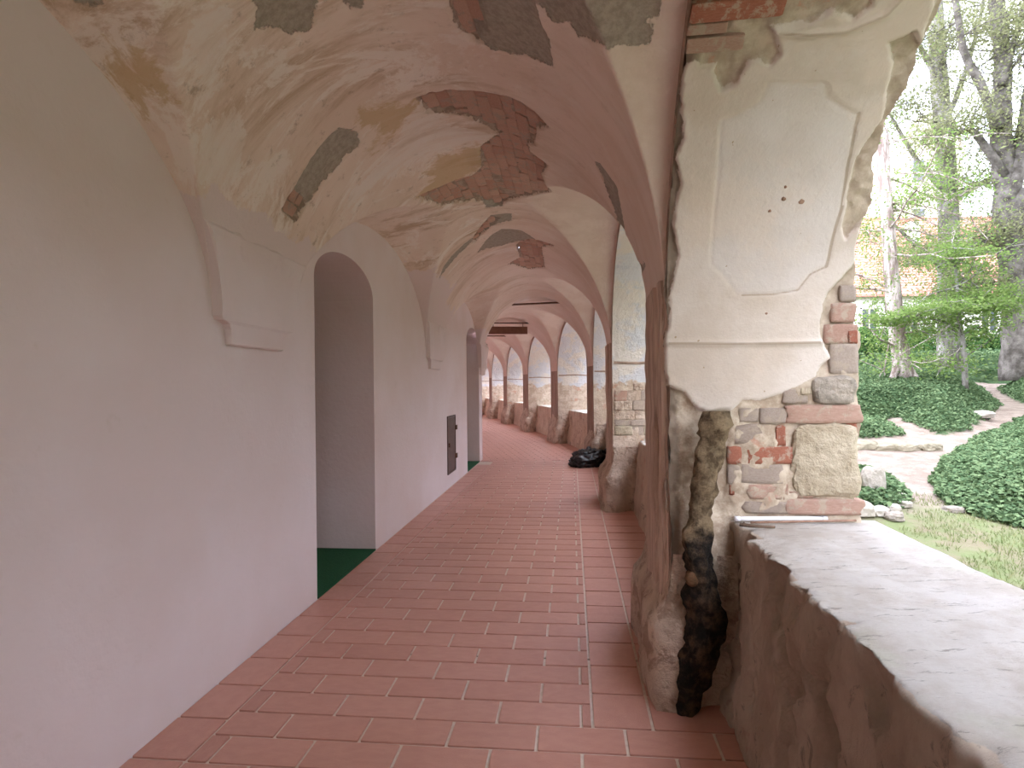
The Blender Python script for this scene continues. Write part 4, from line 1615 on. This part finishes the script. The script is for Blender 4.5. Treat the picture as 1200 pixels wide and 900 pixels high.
# ---- trees
class Tree:
    def __init__(self, name, label, base, bark):
        self.root = empty(name, base)
        props(self.root, label, 'tree')
        self.base = np.array(base, float)
        self.m, self.br = Mesh(), Mesh()
        self.tips = []
        self.bark = bark

    def limb(self, pts, r0, r1, n=8, trunk=False, jit=.15):
        pts = np.asarray(pts, float)
        tt_ = np.linspace(0, 1, max(5, len(pts) * 3))
        idx = np.linspace(0, 1, len(pts))
        P = np.stack([np.interp(tt_, idx, pts[:, i]) for i in range(3)], -1)
        P[1:-1] = .25 * P[:-2] + .5 * P[1:-1] + .25 * P[2:]
        (self.m if trunk else self.br).tube(P - self.base, np.linspace(r0, r1, len(P)), n, True, jit, 3)
        return P

    def twigs(self, P, r, count, length, seed, droop=0.0, flat=.3, level=1, r_from=.25):
        rg = np.random.default_rng(seed)
        for i in range(count):
            k = int(rg.uniform(r_from, 1) * (len(P) - 1))
            d = rg.normal(size=3)
            d[2] = d[2] * flat + .15
            d /= np.linalg.norm(d)
            L = length * rg.uniform(.6, 1.3)
            n = 5
            Q = [P[k]]
            for j in range(n):
                d = d + rg.normal(size=3) * .18 + np.array([0, 0, -droop])
                d /= np.linalg.norm(d)
                Q.append(Q[-1] + d * L / n)
            Q = np.array(Q)
            self.br.tube(Q - self.base, np.linspace(r, r * .25, len(Q)), 5, False)
            self.tips.append(Q)
            if level > 0:
                self.twigs(Q, r * .45, 4, length * .5, seed * 31 + i, droop, flat, level - 1)

    def finish(self, leafmat, n, size, spread_r=.16, flat=.4, seed=1):
        self.m.build('trunk', self.bark, self.root, True)
        self.br.build('branches', self.bark, self.root, True)
        rg = np.random.default_rng(seed)
        T_ = np.concatenate([t[1:] for t in self.tips])
        C = T_[rg.integers(0, len(T_), n)] + rg.normal(size=(n, 3)) * np.array([spread_r, spread_r, spread_r * flat])
        o = leaf_cloud('foliage', leafmat, C - self.base, size, self.root, seed=seed, spread=.7)
        o['kind'] = 'stuff'


def gz(x, d):
    return float(terrain(np.array([x]), np.array([d]))[0][0])


def tree_base(px_, d):
    x = ray(px_, 440)[0] * d
    return (x, d, gz(x, d) - .05)


# larch with furrowed pale bark
b = tree_base(1058, 15.5)
T1 = Tree('larch_tree', 'larch with thick furrowed pale bark rooted on the ivy bank', b, MAT['larch_bark'])
P = T1.limb([b, at(1056, 420, 15.5), at(1049, 370, 15.5), at(1043, 300, 15.6), at(1036, 200, 15.8), at(1024, 60, 16), at(1015, -60, 16.2)], .22, .12, 14, True, .35)
for s, (ax, ay) in enumerate(((1075, 441), (1045, 441), (1062, 446))):
    T1.limb([at(1056, 415, 15.5), at((1056 + ax) / 2, 432, 15.4), at(ax, ay + 4, 15.3)], .12, .07, 8, True, .3)
T1.twigs(P, .03, 34, 2.4, 5, .03, .25, 1, .15)
T1.finish('leaf_spring', 16000, .07, .3, .35, 2)

# young sapling
b = tree_base(1131, 14.5)
T2 = Tree('sapling', 'slender young tree with bright green leaves on the ivy bank', b, MAT['tree_bark'])
P = T2.limb([b, at(1130, 410, 14.5), at(1124, 370, 14.5), at(1121, 330, 14.5), at(1116, 280, 14.6)], .07, .02, 8, True, .15)
T2.twigs(P, .018, 26, 1.7, 8, .02, .2, 1, .15)
P = T2.limb([at(1126, 385, 14.5), at(1090, 372, 14.2), at(1050, 372, 14.0)], .025, .008)
T2.twigs(P, .012, 10, .9, 9, .02, .2, 1)
P = T2.limb([at(1124, 372, 14.5), at(1160, 350, 14.3), at(1195, 345, 14.2)], .025, .008)
T2.twigs(P, .012, 10, .9, 10, .02, .2, 1)
T2.finish('leaf_spring', 12000, .075, .17, .3, 3)

# middle tree, straight trunk
b = tree_base(1112, 20)
T3 = Tree('beech_tree', 'tall straight grey tree behind the sapling in front of the house', b, MAT['tree_bark'])
P = T3.limb([b, at(1112, 350, 20), at(1112, 260, 20), at(1108, 180, 20), at(1100, 90, 20.2), at(1096, 20, 20.4), at(1090, -120, 20.6)], .38, .2, 10, True, .2)
T3.twigs(P, .04, 18, 2.6, 15, .02, .35, 1, .2)
for pts in ([(1112, 230), (1075, 190), (1052, 150), (1035, 120)], [(1110, 240), (1150, 215), (1185, 195)], [(1106, 150), (1130, 90), (1150, 20), (1160, -60)], [(1100, 95), (1070, 40), (1060, -40)],
            [(1112, 320), (1070, 285), (1035, 250)], [(1112, 305), (1150, 295), (1195, 290)]):
    P = T3.limb([at(*q, 19.6) for q in pts], .10, .03)
    T3.twigs(P, .022, 11, 1.5, 16 + pts[1][0], .02, .35, 1)
T3.finish('leaf_olive', 30000, .085, .34, .5, 4)

# big forking tree
b = tree_base(1196, 18)
T4 = Tree('great_oak', 'massive dark forking tree with rough trunk on the garden slope', b, MAT['oak_bark'])
P = T4.limb([b, at(1196, 400, 18), at(1194, 330, 18), at(1188, 270, 18), at(1182, 225, 18)], .50, .42, 14, True, .3)
P = T4.limb([at(1184, 240, 18), at(1176, 200, 18), at(1172, 140, 18), at(1176, 70, 18.2), at(1168, 0, 18.4), at(1160, -90, 18.6)], .34, .16, 12, True, .25)
T4.twigs(P, .035, 10, 2.0, 25, 0, .6, 1)
for pts, r0 in (([(1184, 235), (1196, 180), (1206, 110), (1222, 20), (1230, -80)], .24), ([(1178, 205), (1150, 165), (1138, 150), (1110, 160), (1095, 165)], .13), ([(1172, 150), (1150, 100), (1128, 60), (1120, 0), (1105, -60)], .15),
                ([(1174, 100), (1188, 50), (1200, 10), (1215, -60)], .12), ([(1186, 262), (1160, 280), (1130, 292), (1085, 305)], .09), ([(1190, 300), (1225, 270), (1260, 250)], .12), ([(1192, 340), (1160, 330), (1110, 342)], .07)):
    P = T4.limb([at(*q, 17.8) for q in pts], r0, r0 * .35, 9, False, .2)
    T4.twigs(P, .025, 10, 1.5, 26 + pts[-1][0] % 97, .01, .4, 1)
T4.finish('leaf_olive', 30000, .085, .36, .5, 5)

# tree copies added out of view around the garden, mostly to block low sky
def copy_tree(src, x, d, rz, label, sc=1.0):
    r = src.root.copy()
    COL.objects.link(r)
    r.location = (x, d, gz(x, d) - .1)
    r.rotation_euler = (0, 0, rz)
    r.scale = (sc, sc, sc)
    r['label'] = label
    r['group'] = 'added trees out of view'
    for ch in src.root.children:
        c = ch.copy()
        COL.objects.link(c)
        c.parent = r


for i, (x, d) in enumerate(((13, 8.5), (12, 3), (13.5, -3), (12, -9), (17.5, 5.5), (18, -6), (18, 0), (22, 9), (10, -15), (24, 2), (23, -10), (17, -16), (21, 13.5), (27, 18))):
    copy_tree((T3, T4)[i % 2], x, d, i * 1.3, 'tall spring green tree added out of view around the garden', 1.15)

# shrubs below the house
for i, (x, d, w, h, lab) in enumerate(((1020, 24, 2.2, 1.7, 'dark rounded shrub growing behind the larch trunk'), (1075, 25, 2.6, 1.6, 'broad dark green shrub between larch and sapling'),
                                       (1140, 25, 2.6, 1.5, 'low shrub under the house window'), (1195, 24, 2.4, 1.6, 'dark shrub at the foot of the massive tree'))):
    X = ray(x, 430)[0] * d
    zb = gz(X, d)
    root = empty('garden_shrub', (X, d, zb))
    props(root, lab, 'shrub')
    r3 = np.random.default_rng(60 + i)
    D_ = r3.normal(size=(2600, 3))
    D_ /= np.linalg.norm(D_, axis=1)[:, None]
    D_[:, 2] = np.abs(D_[:, 2])
    rr = (.75 + .25 * fbm(D_, 2, 3, i)) * r3.uniform(.75, 1, 2600)
    C = D_ * rr[:, None] * np.array([w * .6, w * .45, h])
    o = leaf_cloud('foliage', 'leaf_shrub', C, .14, root, D_, .6, 70 + i)
    o['kind'] = 'stuff'
    m = Mesh()
    for j in range(6):
        m.tube([(0, 0, -.1), D_[j] * .3 + np.array([0, 0, .25]), D_[j] * np.array([w * .4, w * .3, h * .7])], [.04, .03, .01], 6)
    m.build('stems', MAT['tree_bark'], root)

# ---- house with red roof
HX, HD = 20.0, 38.0
hz = gz(26, HD) - 1.0
house = empty('house', (HX, HD, hz))
props(house, 'white house with red tiled roof behind the garden trees', 'house')
W_, D_h = 22.0, 9.0
eave = 1.5 + (452 - 352) / 700 * HD - hz
ridge = 1.5 + (452 - 262) / 700 * (HD + 4.5) - hz
m = Mesh()
m.box((0, 0, 0), (W_, D_h, eave))
m.build('wall', MAT['house_white'], house)
rm = Mesh()
ov = .5
for sgn, y0, y1 in ((1, -ov, D_h / 2), (-1, D_h + ov, D_h / 2)):
    n_r = 30
    for j in range(n_r):
        q0, q1 = j / n_r, (j + 1) / n_r
        ya, yb = y0 + (y1 - y0) * q0, y0 + (y1 - y0) * q1
        za, zb = eave + (ridge - eave) * q0, eave + (ridge - eave) * q1
        rm.add([(-.4, ya, za + .10), (W_ + .4, ya, za + .10), (W_ + .4, yb, zb + .03), (-.4, yb, zb + .03), (-.4, ya, za - .06), (W_ + .4, ya, za - .06)], [(0, 1, 2, 3), (4, 5, 1, 0)])
roof = rm.build('roof', MAT['roof_tile'], house)
m = Mesh().tube([(-.4, D_h / 2, ridge + .05), (W_ + .4, D_h / 2, ridge + .05)], .13, 8)
m.build('ridge_cap', MAT['roof_tile'], roof)
for gx in (0, W_):
    Mesh().add([(gx, 0, eave), (gx, D_h, eave), (gx, D_h / 2, ridge)], [(0, 1, 2)]).build('gable', MAT['house_white'], house)
for x0 in (2.2, 4.8, 7.4, 9.8, 12.6, 15.4, 18.0):
    wz = eave - 2.4
    f = Mesh()
    for q in ((x0, x0 + 1.1, wz, wz + .1), (x0, x0 + 1.1, wz + 1.6, wz + 1.7), (x0, x0 + .1, wz, wz + 1.7), (x0 + 1.0, x0 + 1.1, wz, wz + 1.7), (x0 + .51, x0 + .59, wz, wz + 1.7)):
        f.box((q[0], -.06, q[2]), (q[1], .05, q[3]))
    fo = f.build('window', MAT['house_cream'], house)
    for s in (0, 1):
        Mesh().box((x0 + .1 + s * .49, -.02, wz + .1), (x0 + .51 + s * .49, .0, wz + 1.6)).build('pane', MAT['window_glass'], fo)
dx = (1108 - 600) / 700 * HD - HX
ch = Mesh().box((dx - .35, D_h * .3, ridge - 3), (dx + .35, D_h * .3 + .7, ridge - .6))
chm = ch.build('chimney', MAT['house_white'], house)
Mesh().box((dx - .42, D_h * .3 - .07, ridge - .6), (dx + .42, D_h * .3 + .77, ridge - .45)).build('chimney_cap', MAT['roof_tile'], chm)

# cream church gable farther back
CD = 55.0
cx0, cx1 = ray(1056, 200)[0] * CD, ray(1128, 200)[0] * CD
cz = gz(cx0, CD) - 1
church = empty('church', ((cx0 + cx1) / 2, CD, cz))
props(church, 'tall cream building with rounded gable rising behind the red roof', 'building')
hw = (cx1 - cx0) / 2
zt = 1.5 + (452 - 175) / 700 * CD - cz
prof = [(-hw, 0), (-hw, zt - 1.5)] + [(hw * math.cos(a_), zt - 1.5 + 4.2 * math.sin(a_)) for a_ in np.linspace(math.pi, 0, 17)] + [(hw, 0)]
m = Mesh()
n = len(prof)
m.add([(x, 0, z_) for x, z_ in prof] + [(x, 12, z_) for x, z_ in prof], [tuple(range(n)), tuple(range(n, 2 * n))[::-1]] + [(j, j + 1, n + j + 1, n + j) for j in range(n - 1)])
m.build('wall', MAT['house_cream'], church)
m = Mesh()
arcp = [(hw * 1.03 * math.cos(a_), 4.3 * math.sin(a_)) for a_ in np.linspace(math.pi, 0, 17)]
m.grid(np.array([[(x, y, zt - 1.5 + z_ + dz_) for (y, dz_) in ((-.25, 0), (-.25, .3), (12, .3))] for x, z_ in arcp]))
m.build('cornice', MAT['house_white'], church)
for wx in (-hw * .45, hw * .45):
    for wz in (zt - 3.5, zt - 8):
        wf = Mesh().box((wx - .6, -.08, wz), (wx + .6, .02, wz + 2.2)).build('window', MAT['house_white'], church)
        Mesh().box((wx - .5, -.1, wz + .1), (wx + .5, -.05, wz + 2.1)).build('pane', MAT['window_glass'], wf)
